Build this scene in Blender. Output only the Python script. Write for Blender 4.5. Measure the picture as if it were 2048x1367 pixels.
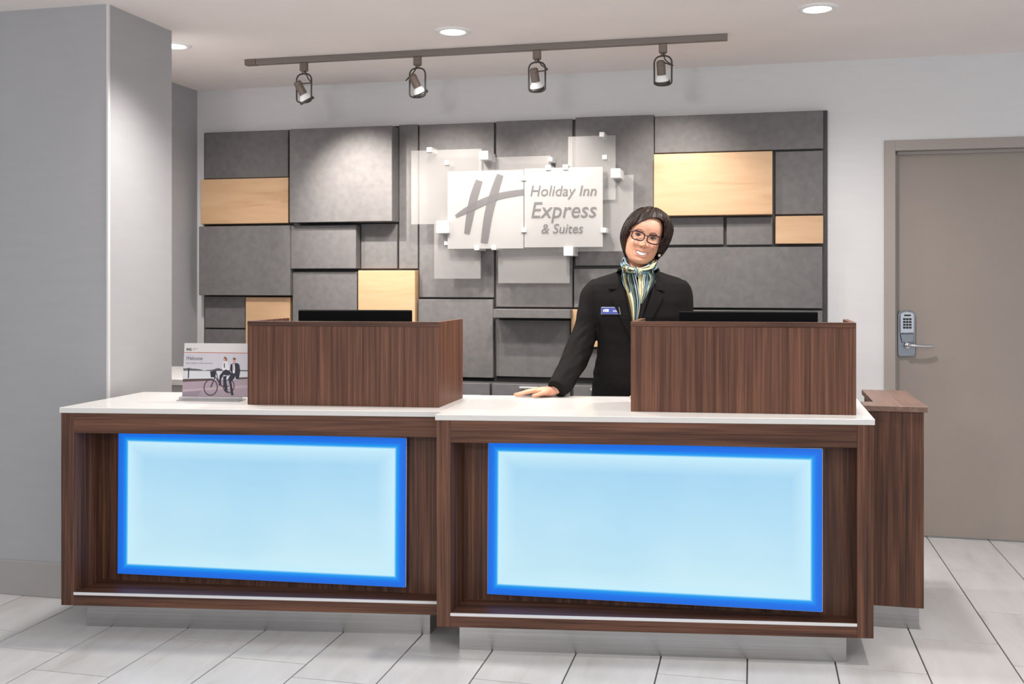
import bpy, bmesh, math, random
from mathutils import Vector, Matrix, noise
from mathutils.bvhtree import BVHTree
random.seed(7)
PI = math.pi
S = bpy.context.scene
for o in list(bpy.data.objects):
    bpy.data.objects.remove(o)
COL = S.collection

# ------------------------------------------------------------------ camera
F, CX, HY, EYE = 2050.0, 1024.0, 558.0, 1.36       # focal length (px), centre, horizon row, eye height
cd = bpy.data.cameras.new('camera')
cam = bpy.data.objects.new('camera', cd)
COL.objects.link(cam)
cam.location = (0, 0, EYE)
cam.rotation_euler = (PI / 2, 0, 0)
cd.sensor_width = 36.0
cd.lens = 36.0 * F / 2048.0
cd.shift_y = -(683.5 - HY) / 2048.0
cd.clip_start = 0.05
S.camera = cam

# ------------------------------------------------------------------ exposure, world, lamps
S.view_settings.view_transform = 'Standard'
S.view_settings.look = 'None'
S.view_settings.exposure = 0.38
S.view_settings.gamma = 1.0
S.view_settings.use_curve_mapping = False
w = bpy.data.worlds.new('lobby')
S.world = w
w.use_nodes = True
w.node_tree.nodes['Background'].inputs[0].default_value = (0.93, 0.96, 1.0, 1)
w.node_tree.nodes['Background'].inputs[1].default_value = 0.60

PSI = math.radians(13.3)                            # the room is turned this far from the camera
SP, CP = math.sin(PSI), math.cos(PSI)
RU, RD = Vector((CP, -SP, 0)), Vector((SP, CP, 0))
CEIL = 2.52
DW = 5.70                                           # back wall


def R(u, d, z=0.0):
    return RU * u + RD * d + Vector((0, 0, z))


def T(px, py, t):
    return Vector(((px - CX) / F * t, t, EYE - (py - HY) / F * t))


def W(px, py, z):
    return T(px, py, F * (EYE - z) / (py - HY))


def UD(p):
    return (p.dot(RU), p.dot(RD))


def D(px, py, d):
    r = (px - CX) / F
    p = T(px, py, d / (r * SP + CP))
    return (p.dot(RU), p.z)


def lamp(name, kind, loc, target, energy, color=(1, 1, 1), **kw):
    l = bpy.data.lights.new(name, kind)
    l.energy = energy
    l.color = color
    for k, v in kw.items():
        setattr(l, k, v)
    o = bpy.data.objects.new(name, l)
    COL.objects.link(o)
    o.location = loc
    o.rotation_euler = (Vector(target) - Vector(loc)).to_track_quat('-Z', 'Y').to_euler()
    return o


# camera's side: an added, unseen overhead fill and the photographer's soft flash
lamp('overhead_fill', 'AREA', R(0.2, 1.7, 2.50), R(0.2, 2.0, 0), 40, (1, .97, .94), shape='RECTANGLE', size=3.6, size_y=1.6)
lamp('flash_light', 'AREA', (-1.3, -0.2, 2.0), (0.2, 4.4, 1.0), 20, (1, .96, .93), shape='DISK', size=0.35)
DOWNLIGHTS = [R(-1.371, 4.60, CEIL), R(0.262, 4.57, CEIL), R(-2.80, 4.56, CEIL)]
for p in DOWNLIGHTS:
    lamp('downlight_lamp', 'SPOT', p - Vector((0, 0, .03)), p - Vector((0, 0, 2)), 62, (1, .95, .90), spot_size=math.radians(160), spot_blend=.8, shadow_soft_size=.07)
for u, en in ((-2.23, 76), (-.70, 62), (.80, 62), (2.3, 24)):                   # the next row, above the desks' front edge
    p = R(u, 3.80, CEIL)
    lamp('downlight_lamp', 'SPOT', p - Vector((0, 0, .03)), p - Vector((0, 0, 2)), en, (1, .95, .90), spot_size=math.radians(118), spot_blend=1.0, shadow_soft_size=.07)


# ------------------------------------------------------------------ helpers
WM = {}


def link(o, parent=None, world=None):
    COL.objects.link(o)
    if parent is not None:
        o.parent = parent
    WM[o.name] = world if world is not None else Matrix.Identity(4)
    return o


def thing(name, label, cat, loc=(0, 0, 0), rz=0.0, group=None):
    o = bpy.data.objects.new(name, None)
    o.empty_display_size = .1
    m = Matrix.Translation(Vector(loc)) @ Matrix.Rotation(rz, 4, 'Z')
    o.location = loc
    o.rotation_euler = (0, 0, rz)
    o['label'] = label
    o['category'] = cat
    if group:
        o['group'] = group
    return link(o, None, m)


def obj(name, bm, m, parent=None, label=None, smooth=False, loc=None, rz=0.0, kind=None):
    """bm is in world space; links one mesh object (in the parent's space, or with its origin at loc)"""
    me = bpy.data.meshes.new(name)
    if parent is not None:
        wm = WM[parent.name]
    else:
        wm = Matrix.Translation(Vector(loc or (0, 0, 0))) @ Matrix.Rotation(rz, 4, 'Z')
    if isinstance(bm, bmesh.types.BMesh):
        bm.transform(wm.inverted())
        bmesh.ops.recalc_face_normals(bm, faces=bm.faces)
        bm.to_mesh(me)
        bm.free()
    else:
        bpy.data.meshes.remove(me)
        me = bm
        me.transform(wm.inverted())
    if smooth:
        for p in me.polygons:
            p.use_smooth = True
    for mm in (m if isinstance(m, (list, tuple)) else [m]):
        me.materials.append(mm)
    o = bpy.data.objects.new(name, me)
    if parent is None:
        o.location = loc or (0, 0, 0)
        o.rotation_euler = (0, 0, rz)
    if label:
        o['label'] = label
    if kind:
        o['kind'] = kind
    return link(o, parent, wm)


def bmnew():
    return bmesh.new()


def hexa(bm, pts, bevel=0.0):
    """pts: 4 bottom then 4 top, same winding"""
    vs = [bm.verts.new(p) for p in pts]
    fs = [(0, 3, 2, 1), (4, 5, 6, 7), (0, 1, 5, 4), (1, 2, 6, 5), (2, 3, 7, 6), (3, 0, 4, 7)]
    ff = [bm.faces.new([vs[i] for i in f]) for f in fs]
    if bevel:
        es = list({e for f in ff for e in f.edges})
        bmesh.ops.bevel(bm, geom=es, offset=bevel, segments=1, affect='EDGES', profile=.5)


def prism(bm, poly, z0, z1, bevel=0.0):
    n = len(poly)
    a = [bm.verts.new((p[0], p[1], z0)) for p in poly]
    b = [bm.verts.new((p[0], p[1], z1)) for p in poly]
    ff = [bm.faces.new(a[::-1]), bm.faces.new(b)]
    for i in range(n):
        ff.append(bm.faces.new((a[i], a[(i + 1) % n], b[(i + 1) % n], b[i])))
    if bevel:
        es = list({e for f in ff for e in f.edges})
        bmesh.ops.bevel(bm, geom=es, offset=bevel, segments=1, affect='EDGES', profile=.5)


def rbox(bm, u0, u1, d0, d1, z0, z1, bevel=0.0):
    """box along the room's axes"""
    hexa(bm, [R(u0, d0, z0), R(u1, d0, z0), R(u1, d1, z0), R(u0, d1, z0),
              R(u0, d0, z1), R(u1, d0, z1), R(u1, d1, z1), R(u0, d1, z1)], bevel)


def frame_at(dirv, up=Vector((0, 0, 1))):
    z = Vector(dirv).normalized()
    x = z.cross(up)
    if x.length < 1e-4:
        x = z.cross(Vector((1, 0, 0)))
    x.normalize()
    y = z.cross(x).normalized()
    return x, y, z


def tube(bm, pts, r, n=8, closed=False, cap=True):
    pts = [Vector(p) for p in pts]
    k = len(pts)
    rad = r if isinstance(r, (list, tuple)) else [r] * k
    rings = []
    px = None
    for i in range(k):
        if closed:
            tv = pts[(i + 1) % k] - pts[i - 1]
        else:
            tv = pts[min(i + 1, k - 1)] - pts[max(i - 1, 0)]
        tv.normalize()
        if px is None:
            x, y, _ = frame_at(tv)
        else:
            x = px - tv * px.dot(tv)
            x.normalize()
            y = tv.cross(x)
        px = x
        rings.append([bm.verts.new(pts[i] + (x * math.cos(a) + y * math.sin(a)) * rad[i])
                      for a in [2 * PI * j / n for j in range(n)]])
    for i in range(k if closed else k - 1):
        A, B = rings[i], rings[(i + 1) % k]
        for j in range(n):
            bm.faces.new((A[j], A[(j + 1) % n], B[(j + 1) % n], B[j]))
    if cap and not closed:
        bm.faces.new(rings[0][::-1])
        bm.faces.new(rings[-1])


def lathe(bm, prof, base, axis, n=24):
    """prof: (radius, distance along the axis)"""
    x, y, z = frame_at(axis)
    base = Vector(base)
    rings = []
    for r, h in prof:
        if r < 1e-6:
            rings.append([bm.verts.new(base + z * h)])
        else:
            rings.append([bm.verts.new(base + z * h + (x * math.cos(2 * PI * j / n) + y * math.sin(2 * PI * j / n)) * r) for j in range(n)])
    for A, B in zip(rings, rings[1:]):
        for j in range(n):
            a0, a1 = A[j % len(A)], A[(j + 1) % len(A)]
            b0, b1 = B[j % len(B)], B[(j + 1) % len(B)]
            vs = []
            for v in (a0, a1, b1, b0):
                if v not in vs:
                    vs.append(v)
            if len(vs) > 2:
                bm.faces.new(vs)


def loft(bm, rings, cap=True):
    """rings: lists of points with equal counts"""
    vr = [[bm.verts.new(p) for p in r] for r in rings]
    n = len(vr[0])
    for A, B in zip(vr, vr[1:]):
        for j in range(n):
            bm.faces.new((A[j], A[(j + 1) % n], B[(j + 1) % n], B[j]))
    if cap:
        bm.faces.new(vr[0][::-1])
        bm.faces.new(vr[-1])


def ellipsoid(bm, c, ax, ay, az, nu=20, nv=12):
    c, ax, ay, az = Vector(c), Vector(ax), Vector(ay), Vector(az)
    rings = []
    for i in range(1, nv):
        a = PI * i / nv
        rings.append([c + az * math.cos(a) + (ax * math.cos(2 * PI * j / nu) + ay * math.sin(2 * PI * j / nu)) * math.sin(a) for j in range(nu)])
    loft(bm, rings, cap=False)
    bm.verts.ensure_lookup_table()
    nb = len(bm.verts)
    first = [bm.verts[nb - nu * (nv - 1) + j] for j in range(nu)]
    last = [bm.verts[nb - nu + j] for j in range(nu)]
    t, b = bm.verts.new(c + az), bm.verts.new(c - az)
    for j in range(nu):
        bm.faces.new((t, first[j], first[(j + 1) % nu]))
        bm.faces.new((b, last[(j + 1) % nu], last[j]))


def bez(pts, n=20):
    """Catmull-Rom through pts"""
    pts = [Vector(p) for p in pts]
    out = []
    for i in range(len(pts) - 1):
        p0, p1, p2, p3 = pts[max(i - 1, 0)], pts[i], pts[i + 1], pts[min(i + 2, len(pts) - 1)]
        for k in range(n):
            t = k / n
            out.append(.5 * ((2 * p1) + (p2 - p0) * t + (2 * p0 - 5 * p1 + 4 * p2 - p3) * t * t + (3 * p1 - p0 - 3 * p2 + p3) * t ** 3))
    out.append(pts[-1])
    return out


def lerp_table(tab, x):
    if x <= tab[0][0]:
        return tab[0][1]
    for (a, va), (b, vb) in zip(tab, tab[1:]):
        if x <= b:
            f = (x - a) / (b - a)
            return va + (vb - va) * f
    return tab[-1][1]


def smooth_table(tab, x):
    """Catmull-Rom interpolation of a table"""
    n = len(tab)
    if x <= tab[0][0]:
        return tab[0][1]
    for i in range(n - 1):
        if x <= tab[i + 1][0]:
            f = (x - tab[i][0]) / (tab[i + 1][0] - tab[i][0])
            p1, p2 = tab[i][1], tab[i + 1][1]
            h = tab[i + 1][0] - tab[i][0]
            m1 = (p2 - tab[i - 1][1]) / (tab[i + 1][0] - tab[i - 1][0]) * h if i > 0 else (p2 - p1)
            m2 = (tab[i + 2][1] - p1) / (tab[i + 2][0] - tab[i][0]) * h if i < n - 2 else (p2 - p1)
            f2, f3 = f * f, f ** 3
            return (2 * f3 - 3 * f2 + 1) * p1 + (f3 - 2 * f2 + f) * m1 + (-2 * f3 + 3 * f2) * p2 + (f3 - f2) * m2
    return tab[-1][1]


def remesh(bm, voxel, smooth=0):
    me = bpy.data.meshes.new('tmp')
    bmesh.ops.recalc_face_normals(bm, faces=bm.faces)
    bm.to_mesh(me)
    bm.free()
    o = bpy.data.objects.new('tmp', me)
    COL.objects.link(o)
    r = o.modifiers.new('r', 'REMESH')
    r.mode = 'VOXEL'
    r.voxel_size = voxel
    if smooth:
        s = o.modifiers.new('s', 'SMOOTH')
        s.factor = .5
        s.iterations = smooth
    dg = bpy.context.evaluated_depsgraph_get()
    res = bpy.data.meshes.new_from_object(o.evaluated_get(dg))
    bpy.data.objects.remove(o)
    bpy.data.meshes.remove(me)
    return res


# ------------------------------------------------------------------ materials
class NT:
    def __init__(s, name):
        s.m = bpy.data.materials.new(name)
        s.m.use_nodes = True
        s.t = s.m.node_tree
        s.b = s.t.nodes['Principled BSDF']
        s.out = s.t.nodes['Material Output']

    def n(s, typ, **kw):
        nd = s.t.nodes.new(typ)
        for k, v in kw.items():
            if k.startswith('i_'):
                key = k[2:]
                key = int(key) if key.isdigit() else key.replace('_', ' ')
                nd.inputs[key].default_value = v
            else:
                setattr(nd, k, v)
        return nd

    def l(s, a, b):
        s.t.links.new(a, b)

    def ramp(s, fac, stops, interp='LINEAR'):
        r = s.n('ShaderNodeValToRGB')
        r.color_ramp.interpolation = interp
        el = r.color_ramp.elements
        while len(el) < len(stops):
            el.new(.5)
        for e, (p, c) in zip(el, stops):
            e.position = p
            e.color = (c[0], c[1], c[2], 1)
        s.l(fac, r.inputs[0])
        return r.outputs[0]

    def coords(s, scale=(1, 1, 1), rot=(0, 0, 0), src='Object', rand=0.0):
        tc = s.n('ShaderNodeTexCoord')
        mp = s.n('ShaderNodeMapping')
        mp.inputs['Scale'].default_value = scale
        mp.inputs['Rotation'].default_value = rot
        v = tc.outputs[src]
        if rand:
            oi = s.n('ShaderNodeObjectInfo')
            mul = s.n('ShaderNodeVectorMath', operation='SCALE')
            cx = s.n('ShaderNodeCombineXYZ')
            for k in range(3):
                s.l(oi.outputs['Random'], cx.inputs[k])
            s.l(cx.outputs[0], mul.inputs[0])
            mul.inputs['Scale'].default_value = rand
            ad = s.n('ShaderNodeVectorMath', operation='ADD')
            s.l(v, ad.inputs[0])
            s.l(mul.outputs[0], ad.inputs[1])
            v = ad.outputs[0]
        s.l(v, mp.inputs['Vector'])
        return mp.outputs[0]

    def noise(s, vec, scale, detail=3, dist=0.0, rough=.5):
        nz = s.n('ShaderNodeTexNoise')
        nz.inputs['Scale'].default_value = scale
        nz.inputs['Detail'].default_value = detail
        nz.inputs['Distortion'].default_value = dist
        nz.inputs['Roughness'].default_value = rough
        s.l(vec, nz.inputs['Vector'])
        return nz.outputs['Fac']

    def bump(s, h, strength=.2, dist=.002):
        b = s.n('ShaderNodeBump')
        b.inputs['Strength'].default_value = strength
        b.inputs['Distance'].default_value = dist
        s.l(h, b.inputs['Height'])
        s.l(b.outputs[0], s.b.inputs['Normal'])


def plain(name, c, rough=.5, metal=0.0, spec=.5):
    t = NT(name)
    t.b.inputs['Base Color'].default_value = (*c, 1)
    t.b.inputs['Roughness'].default_value = rough
    t.b.inputs['Metallic'].default_value = metal
    t.b.inputs['Specular IOR Level'].default_value = spec
    return t.m


def mottled(name, c, var=.12, scale=20, rough=.7, fine=150, bump=.1, spec=.3, stretch=(1, 1, 1), rand=3.0):
    t = NT(name)
    v = t.coords(stretch, rand=rand)
    a = t.noise(v, scale, 4)
    lo = [x * (1 - var) for x in c]
    hi = [min(1, x * (1 + var)) for x in c]
    t.l(t.ramp(a, [(.3, lo), (.7, hi)]), t.b.inputs['Base Color'])
    t.b.inputs['Roughness'].default_value = rough
    t.b.inputs['Specular IOR Level'].default_value = spec
    if bump:
        t.bump(t.noise(v, fine, 2), bump, .001)
    return t.m


def walnut(name, axis, stripe=1.0, dark=(.040, .0165, .011), light=(.185, .080, .046), rough=.42):
    t = NT(name)
    sc = [34 * stripe] * 3
    sc['xyz'.index(axis)] = .9
    v = t.coords(tuple(sc), rand=5.0)
    a = t.noise(v, 1.0, 5, .35, .6)
    sc2 = [150.0] * 3
    sc2['xyz'.index(axis)] = 3.0
    b = t.noise(t.coords(tuple(sc2), rand=3.0), 1.0, 3, .2)
    mx = t.n('ShaderNodeMix', data_type='FLOAT')
    mx.inputs[0].default_value = .4
    t.l(a, mx.inputs[2])
    t.l(b, mx.inputs[3])
    mid = [(x * .6 + y * .4) for x, y in zip(dark, light)]
    t.l(t.ramp(mx.outputs[0], [(.36, dark), (.5, mid), (.63, light)]), t.b.inputs['Base Color'])
    t.b.inputs['Roughness'].default_value = rough
    t.b.inputs['Specular IOR Level'].default_value = .32
    t.bump(b, .08, .001)
    return t.m


M = {}
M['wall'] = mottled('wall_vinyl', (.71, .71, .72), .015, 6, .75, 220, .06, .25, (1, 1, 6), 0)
M['wall_shaded'] = mottled('wall_vinyl_shaded', (.40, .40, .415), .02, 5, .75, 220, .06, .25, (1, 1, 6), 0)  # the wall's vinyl again, its dimmer, cooler light put into the colour
M['ceiling'] = mottled('ceiling_paint', (.86, .80, .775), .02, 3, .9, 200, .05, .1, (1, 1, 1), 0)
M['base'] = plain('baseboard_vinyl', (.36, .34, .33), .6)
M['bead'] = plain('corner_guard', (.66, .65, .65), .35)
M['door'] = mottled('door_paint', (.33, .285, .255), .02, 4, .5, 120, .03, .35, (1, 1, 1), 0)
M['doorframe'] = plain('door_frame_paint', (.36, .32, .295), .45)
M['grout'] = plain('grout', (.075, .07, .072), .9)
M['walnut_x'] = walnut('walnut_long_grain', 'x')
M['walnut_z'] = walnut('walnut_upright_grain', 'z')
M['walnut_strip'] = walnut('walnut_striped_veneer', 'z', 2.2, (.066, .025, .0145), (.195, .085, .050), .45)
M['walnut_top'] = walnut('walnut_top', 'y', 1.2, (.17, .10, .078), (.26, .165, .13), .4)  # paler, greyer brown: the top's sheen is put into the colour
M['quartz'] = mottled('white_quartz', (.70, .685, .67), .02, 12, .22, 100, 0, .5)
M['steel'] = None
M['panel'] = mottled('charcoal_fibre_panel', (.150, .144, .145), .10, 28, .62, 260, .25, .4, (1, 1, 1), 3)
M['backing'] = mottled('charcoal_backing', (.075, .072, .073), .1, 25, .7, 200, .15, .3)
M['white_plastic'] = plain('white_acrylic', (.86, .86, .86), .3)
M['bronze'] = plain('bronze_metal', (.20, .16, .135), .42, .4)
M['bronze_dark'] = plain('dark_bronze', (.075, .07, .066), .4, .6)
M['rail'] = plain('rail_bronze', (.22, .19, .17), .5, .3)
M['black'] = plain('black_plastic', (.003, .003, .0035), .6, 0, .08)
M['chrome'] = plain('chrome', (.62, .64, .68), .16, 1.0)
M['satin'] = plain('satin_metal', (.30, .32, .36), .3, 1.0)
M['rubber'] = plain('black_rubber', (.012, .012, .014), .5)
M['strip'] = plain('white_edge_strip', (.74, .73, .74), .35)
M['dark_gap'] = plain('dark_laminate', (.06, .058, .06), .6)
M['drawer'] = mottled('drawer_laminate', (.17, .166, .172), .06, 20, .55, 200, .1, .4)

# brushed steel
t = NT('brushed_steel')
v = t.coords((1.5, 1.5, 220), rand=2)
a = t.noise(v, 1.0, 4)
t.l(t.ramp(a, [(.3, (.36, .355, .35)), (.7, (.46, .455, .45))]), t.b.inputs['Base Color'])
t.b.inputs['Metallic'].default_value = .85
t.b.inputs['Roughness'].default_value = .26
t.bump(a, .06, .001)
M['steel'] = t.m

# maple
t = NT('pale_maple')
v = t.coords((2.2, 8, 16), rand=4)
a = t.noise(v, 1.2, 5, .9, .55)
b = t.noise(t.coords((.9, 3, 5), rand=9), 1.1, 2, 1.5)
mx = t.n('ShaderNodeMix', data_type='FLOAT')
mx.inputs[0].default_value = .45
t.l(a, mx.inputs[2])
t.l(b, mx.inputs[3])
t.l(t.ramp(mx.outputs[0], [(.25, (.40, .22, .11)), (.42, (.54, .34, .19)), (.7, (.61, .405, .245))]), t.b.inputs['Base Color'])
t.b.inputs['Roughness'].default_value = .45
M['maple'] = t.m

# floor tile
t = NT('pale_stone_tile')
v = t.coords((5.0, 1.1, 1), (0, 0, .55), rand=17)
a = t.noise(v, 2.2, 7, .7, .6)
b = t.noise(t.coords((1.6, .8, 1), (0, 0, .4), rand=11), 1.5, 2)
mx = t.n('ShaderNodeMix', data_type='FLOAT')
mx.inputs[0].default_value = .35
t.l(a, mx.inputs[2])
t.l(b, mx.inputs[3])
t.l(t.ramp(mx.outputs[0], [(.30, (.44, .415, .40)), (.42, (.53, .52, .515)), (.6, (.59, .585, .59))]), t.b.inputs['Base Color'])
t.b.inputs['Roughness'].default_value = .30
t.b.inputs['Specular IOR Level'].default_value = .4
M['tile'] = t.m


def glow(name, wd, ht):
    """backlit acrylic: saturated blue printed border, pale centre"""
    t = NT(name)
    uv = t.n('ShaderNodeUVMap')
    sp = t.n('ShaderNodeSeparateXYZ')
    t.l(uv.outputs[0], sp.inputs[0])

    def math_(op, a, b):
        nd = t.n('ShaderNodeMath', operation=op)
        for k, x in enumerate((a, b)):
            if isinstance(x, (int, float)):
                nd.inputs[k].default_value = x
            else:
                t.l(x, nd.inputs[k])
        return nd.outputs[0]
    du = math_('MULTIPLY', math_('MINIMUM', sp.outputs[0], math_('SUBTRACT', 1.0, sp.outputs[0])), wd)
    dv = math_('MULTIPLY', math_('MINIMUM', sp.outputs[1], math_('SUBTRACT', 1.0, sp.outputs[1])), ht)
    d = math_('MULTIPLY', math_('MINIMUM', du, dv), 5.0)
    inner = t.ramp(sp.outputs[1], [(0, (.58, .83, .90)), (.45, (.50, .765, .90)), (1, (.38, .665, .885))])
    nz = t.ramp(t.noise(t.coords((1.2, 1, 1.6)), 1.6, 3), [(.3, (.90, .95, .98)), (.7, (1.06, 1.03, 1.01))])
    mulc = t.n('ShaderNodeMix', data_type='RGBA', blend_type='MULTIPLY')
    mulc.inputs[0].default_value = 1
    t.l(inner, mulc.inputs[6])
    t.l(nz, mulc.inputs[7])
    edge = t.ramp(d, [(0, (.0, .13, .72)), (.10, (.0, .155, .79)), (.125, (.0, .21, .83)), (.165, (.0, .30, .85)), (.185, (.05, .43, .86)), (.215, (.55, .85, .96)), (.33, (.58, .84, .945))])
    msk = t.ramp(d, [(.215, (0, 0, 0)), (.55, (1, 1, 1))])
    mx = t.n('ShaderNodeMix', data_type='RGBA')
    t.l(msk, mx.inputs[0])
    t.l(edge, mx.inputs[6])
    t.l(mulc.outputs[2], mx.inputs[7])
    t.b.inputs['Base Color'].default_value = (.02, .03, .05, 1)
    t.b.inputs['Roughness'].default_value = .4
    t.b.inputs['Specular IOR Level'].default_value = .15
    t.l(mx.outputs[2], t.b.inputs['Emission Color'])
    t.b.inputs['Emission Strength'].default_value = .75
    return t.m


def emit(name, c, s):
    t = NT(name)
    t.b.inputs['Base Color'].default_value = (*c, 1)
    t.b.inputs['Emission Color'].default_value = (*c, 1)
    t.b.inputs['Emission Strength'].default_value = s
    return t.m


M['lens'] = emit('lamp_lens', (1, .96, .9), 6)
M['bulb'] = emit('reflector_bulb', (.80, .80, .80), .12)


def frosted(name, c, clear, rough=.35):
    t = NT(name)
    t.b.inputs['Base Color'].default_value = (*c, 1)
    t.b.inputs['Roughness'].default_value = rough
    tr = t.n('ShaderNodeBsdfTransparent')
    tl = t.n('ShaderNodeBsdfTranslucent')
    tl.inputs[0].default_value = (*c, 1)
    m1 = t.n('ShaderNodeMixShader')
    m1.inputs[0].default_value = .25
    t.l(t.b.outputs[0], m1.inputs[1])
    t.l(tl.outputs[0], m1.inputs[2])
    m2 = t.n('ShaderNodeMixShader')
    m2.inputs[0].default_value = clear
    t.l(m1.outputs[0], m2.inputs[1])
    t.l(tr.outputs[0], m2.inputs[2])
    t.l(m2.outputs[0], t.out.inputs[0])
    return t.m


M['frost_back'] = frosted('frosted_glass_back', (.52, .51, .505), .70)
M['frost_front'] = frosted('frosted_glass_front', (.56, .55, .545), .46)
M['etch'] = frosted('etched_lettering', (.20, .19, .195), .42, .5)
M['acrylic'] = frosted('clear_acrylic', (.50, .49, .51), .42, .1)
M['lensglass'] = frosted('spectacle_lens', (.8, .8, .8), .965, .05)


def structure(name, bm, m, loc=None, rz=0.0):
    o = obj(name, bm, m, None, None, False, loc, rz)
    o['kind'] = 'structure'
    return o


# ------------------------------------------------------------------ room shell
UL = -3.34                                          # left wall of the desk niche
bm = bmnew()
rbox(bm, -5.2, 3.2, 0.9, DW + .2, -.06, -.006)
floor = structure('floor', bm, M['grout'], R(-1, 3, -.006), -PSI)

# tiles: columns .3 m wide, joints staggered as seen
TWD, TLN, GAP = .3035, .61, .0052
u_ref = UD(W(1322, 1312, 0))[0]
joints = {}
for pa, col in (((609, 1327), None), ((916, 1315), None), ((425, 1282), None), ((150, 1346 - 0), None), ((72, 1299), None),
                ((30, 1261), None), ((1769, 1340), None), ((1921, 1282), None), ((1965, 1222), None), ((1408, 1354), None), ((1010, 1362), None)):
    u, d = UD(W(pa[0], pa[1], 0))
    k = math.floor((u - u_ref) / TWD)
    joints[k] = d % TLN
tile_mesh = {}
for k in range(-13, 9):
    u0 = u_ref + k * TWD
    off = joints.get(k, (k * .41) % TLN)
    d = off - TLN
    while d < DW + .08:
        a0, a1 = max(d, 1.1) + GAP / 2, min(d + TLN, DW + .1) - GAP / 2
        if a1 - a0 > .03:
            ln = round(a1 - a0, 3)
            if ln not in tile_mesh:
                b = bmnew()
                x, y = TWD / 2 - GAP / 2, ln / 2
                hexa(b, [(-x, -y, -.008), (x, -y, -.008), (x, y, -.008), (-x, y, -.008), (-x, -y, 0), (x, -y, 0), (x, y, 0), (-x, y, 0)], .0008)
                me = bpy.data.meshes.new('tile')
                bmesh.ops.recalc_face_normals(b, faces=b.faces)
                b.to_mesh(me)
                b.free()
                me.materials.append(M['tile'])
                tile_mesh[ln] = me
            o = bpy.data.objects.new('tile', tile_mesh[ln])
            p = WM['floor'].inverted() @ R(u0 + TWD / 2, (a0 + a1) / 2, 0)
            o.location = p
            link(o, floor)
        d += TLN

bm = bmnew()
rbox(bm, -5.2, 3.2, 0.9, DW + .2, CEIL, CEIL + .08)
structure('ceiling', bm, M['ceiling'], R(-1, 3, CEIL), -PSI)

# back wall with the door opening
uo, zo = D(1768, 400, DW)[0], D(1790, 281, DW)[1]
ui = D(1790.5, 400, DW)[0]
zi = D(1795, 301.5, DW)[1]
DWID = .93
bm = bmnew()
rbox(bm, UL - .1, ui - .012, DW, DW + .12, 0, CEIL)
rbox(bm, ui - .012, ui + DWID + .02, DW, DW + .12, zi + .012, CEIL)
rbox(bm, ui + DWID + .02, 3.2, DW, DW + .12, 0, CEIL)
structure('wall_back', bm, M['wall'], R(0, DW, 0), -PSI)
bm = bmnew()
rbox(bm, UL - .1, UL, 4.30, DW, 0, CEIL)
structure('wall_left', bm, M['wall_shaded'], R(UL, 5, 0), -PSI)
# wall stub at the left of the desks
SU, SD0, SD1 = -2.652, 3.815, 4.30
bm = bmnew()
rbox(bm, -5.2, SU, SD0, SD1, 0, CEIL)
structure('wall_front', bm, M['wall_shaded'], R(-3.5, 4, 0), -PSI)
bm = bmnew()
rbox(bm, -5.2, SU - .012, SD0 - .009, SD0, 0, .148, .002)
structure('baseboard_front', bm, M['base'], R(-3.5, SD0, 0), -PSI)
bm = bmnew()
rbox(bm, -.62, uo - .002, DW - .009, DW, 0, .1, .002)
structure('baseboard_back', bm, M['base'], R(0, DW, 0), -PSI)
bm = bmnew()
prism(bm, [tuple(R(SU + a, SD0 + b))[:2] for a, b in ((.003, .010), (.003, -.001), (.001, -.003), (-.007, -.003), (-.007, 0), (0, 0), (0, .010))], .15, CEIL)
structure('trim_1', bm, M['bead'], R(SU, SD0, 0), -PSI)

# door
bm = bmnew()
rbox(bm, ui, ui + DWID, DW + .06, DW + .105, .008, zi, .002)
door = structure('door_1', bm, M['door'], R(ui, DW + .06, 0), -PSI)
bm = bmnew()
fw = ui - uo
for a, b, c, e in ((uo, ui, 0, zo), (ui + DWID, ui + DWID + fw, 0, zo)):
    rbox(bm, a, b, DW - .012, DW + .0, c, e, .002)
rbox(bm, ui - .002, ui + DWID + .002, DW - .012, DW, zi, zo, .002)
rbox(bm, ui - .012, ui - .001, DW, DW + .12, 0, zi)
rbox(bm, ui + DWID + .001, ui + DWID + .012, DW, DW + .12, 0, zi)
rbox(bm, ui - .012, ui + DWID + .012, DW, DW + .12, zi + .001, zi + .012)
rbox(bm, ui - .001, ui + .016, DW + .04, DW + .058, 0, zi)
rbox(bm, ui - .001, ui + DWID, DW + .04, DW + .058, zi - .016, zi)
obj('door_frame', bm, M['doorframe'], door)

# keypad lever lock (crop pixels of the photograph -> door plane)
DL = DW + .06


def L(x, y, d=DL):
    u, z = D(1770 + x / 10.517, 600 + y / 10.517, d)
    return u, z


def lockpoly(bm, pts, d0, d1, bevel=.0015):
    a = [bm.verts.new(R(*(lambda q: (q[0], d0, q[1]))(L(x, y)))) for x, y in pts]
    b = [bm.verts.new(R(*(lambda q: (q[0], d1, q[1]))(L(x, y)))) for x, y in pts]
    n = len(pts)
    ff = [bm.faces.new(a), bm.faces.new(b[::-1])]
    for i in range(n):
        ff.append(bm.faces.new((a[i], b[i], b[(i + 1) % n], a[(i + 1) % n])))
    bmesh.ops.bevel(bm, geom=list({e for f in ff for e in f.edges}), offset=bevel, segments=1, affect='EDGES')


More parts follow.
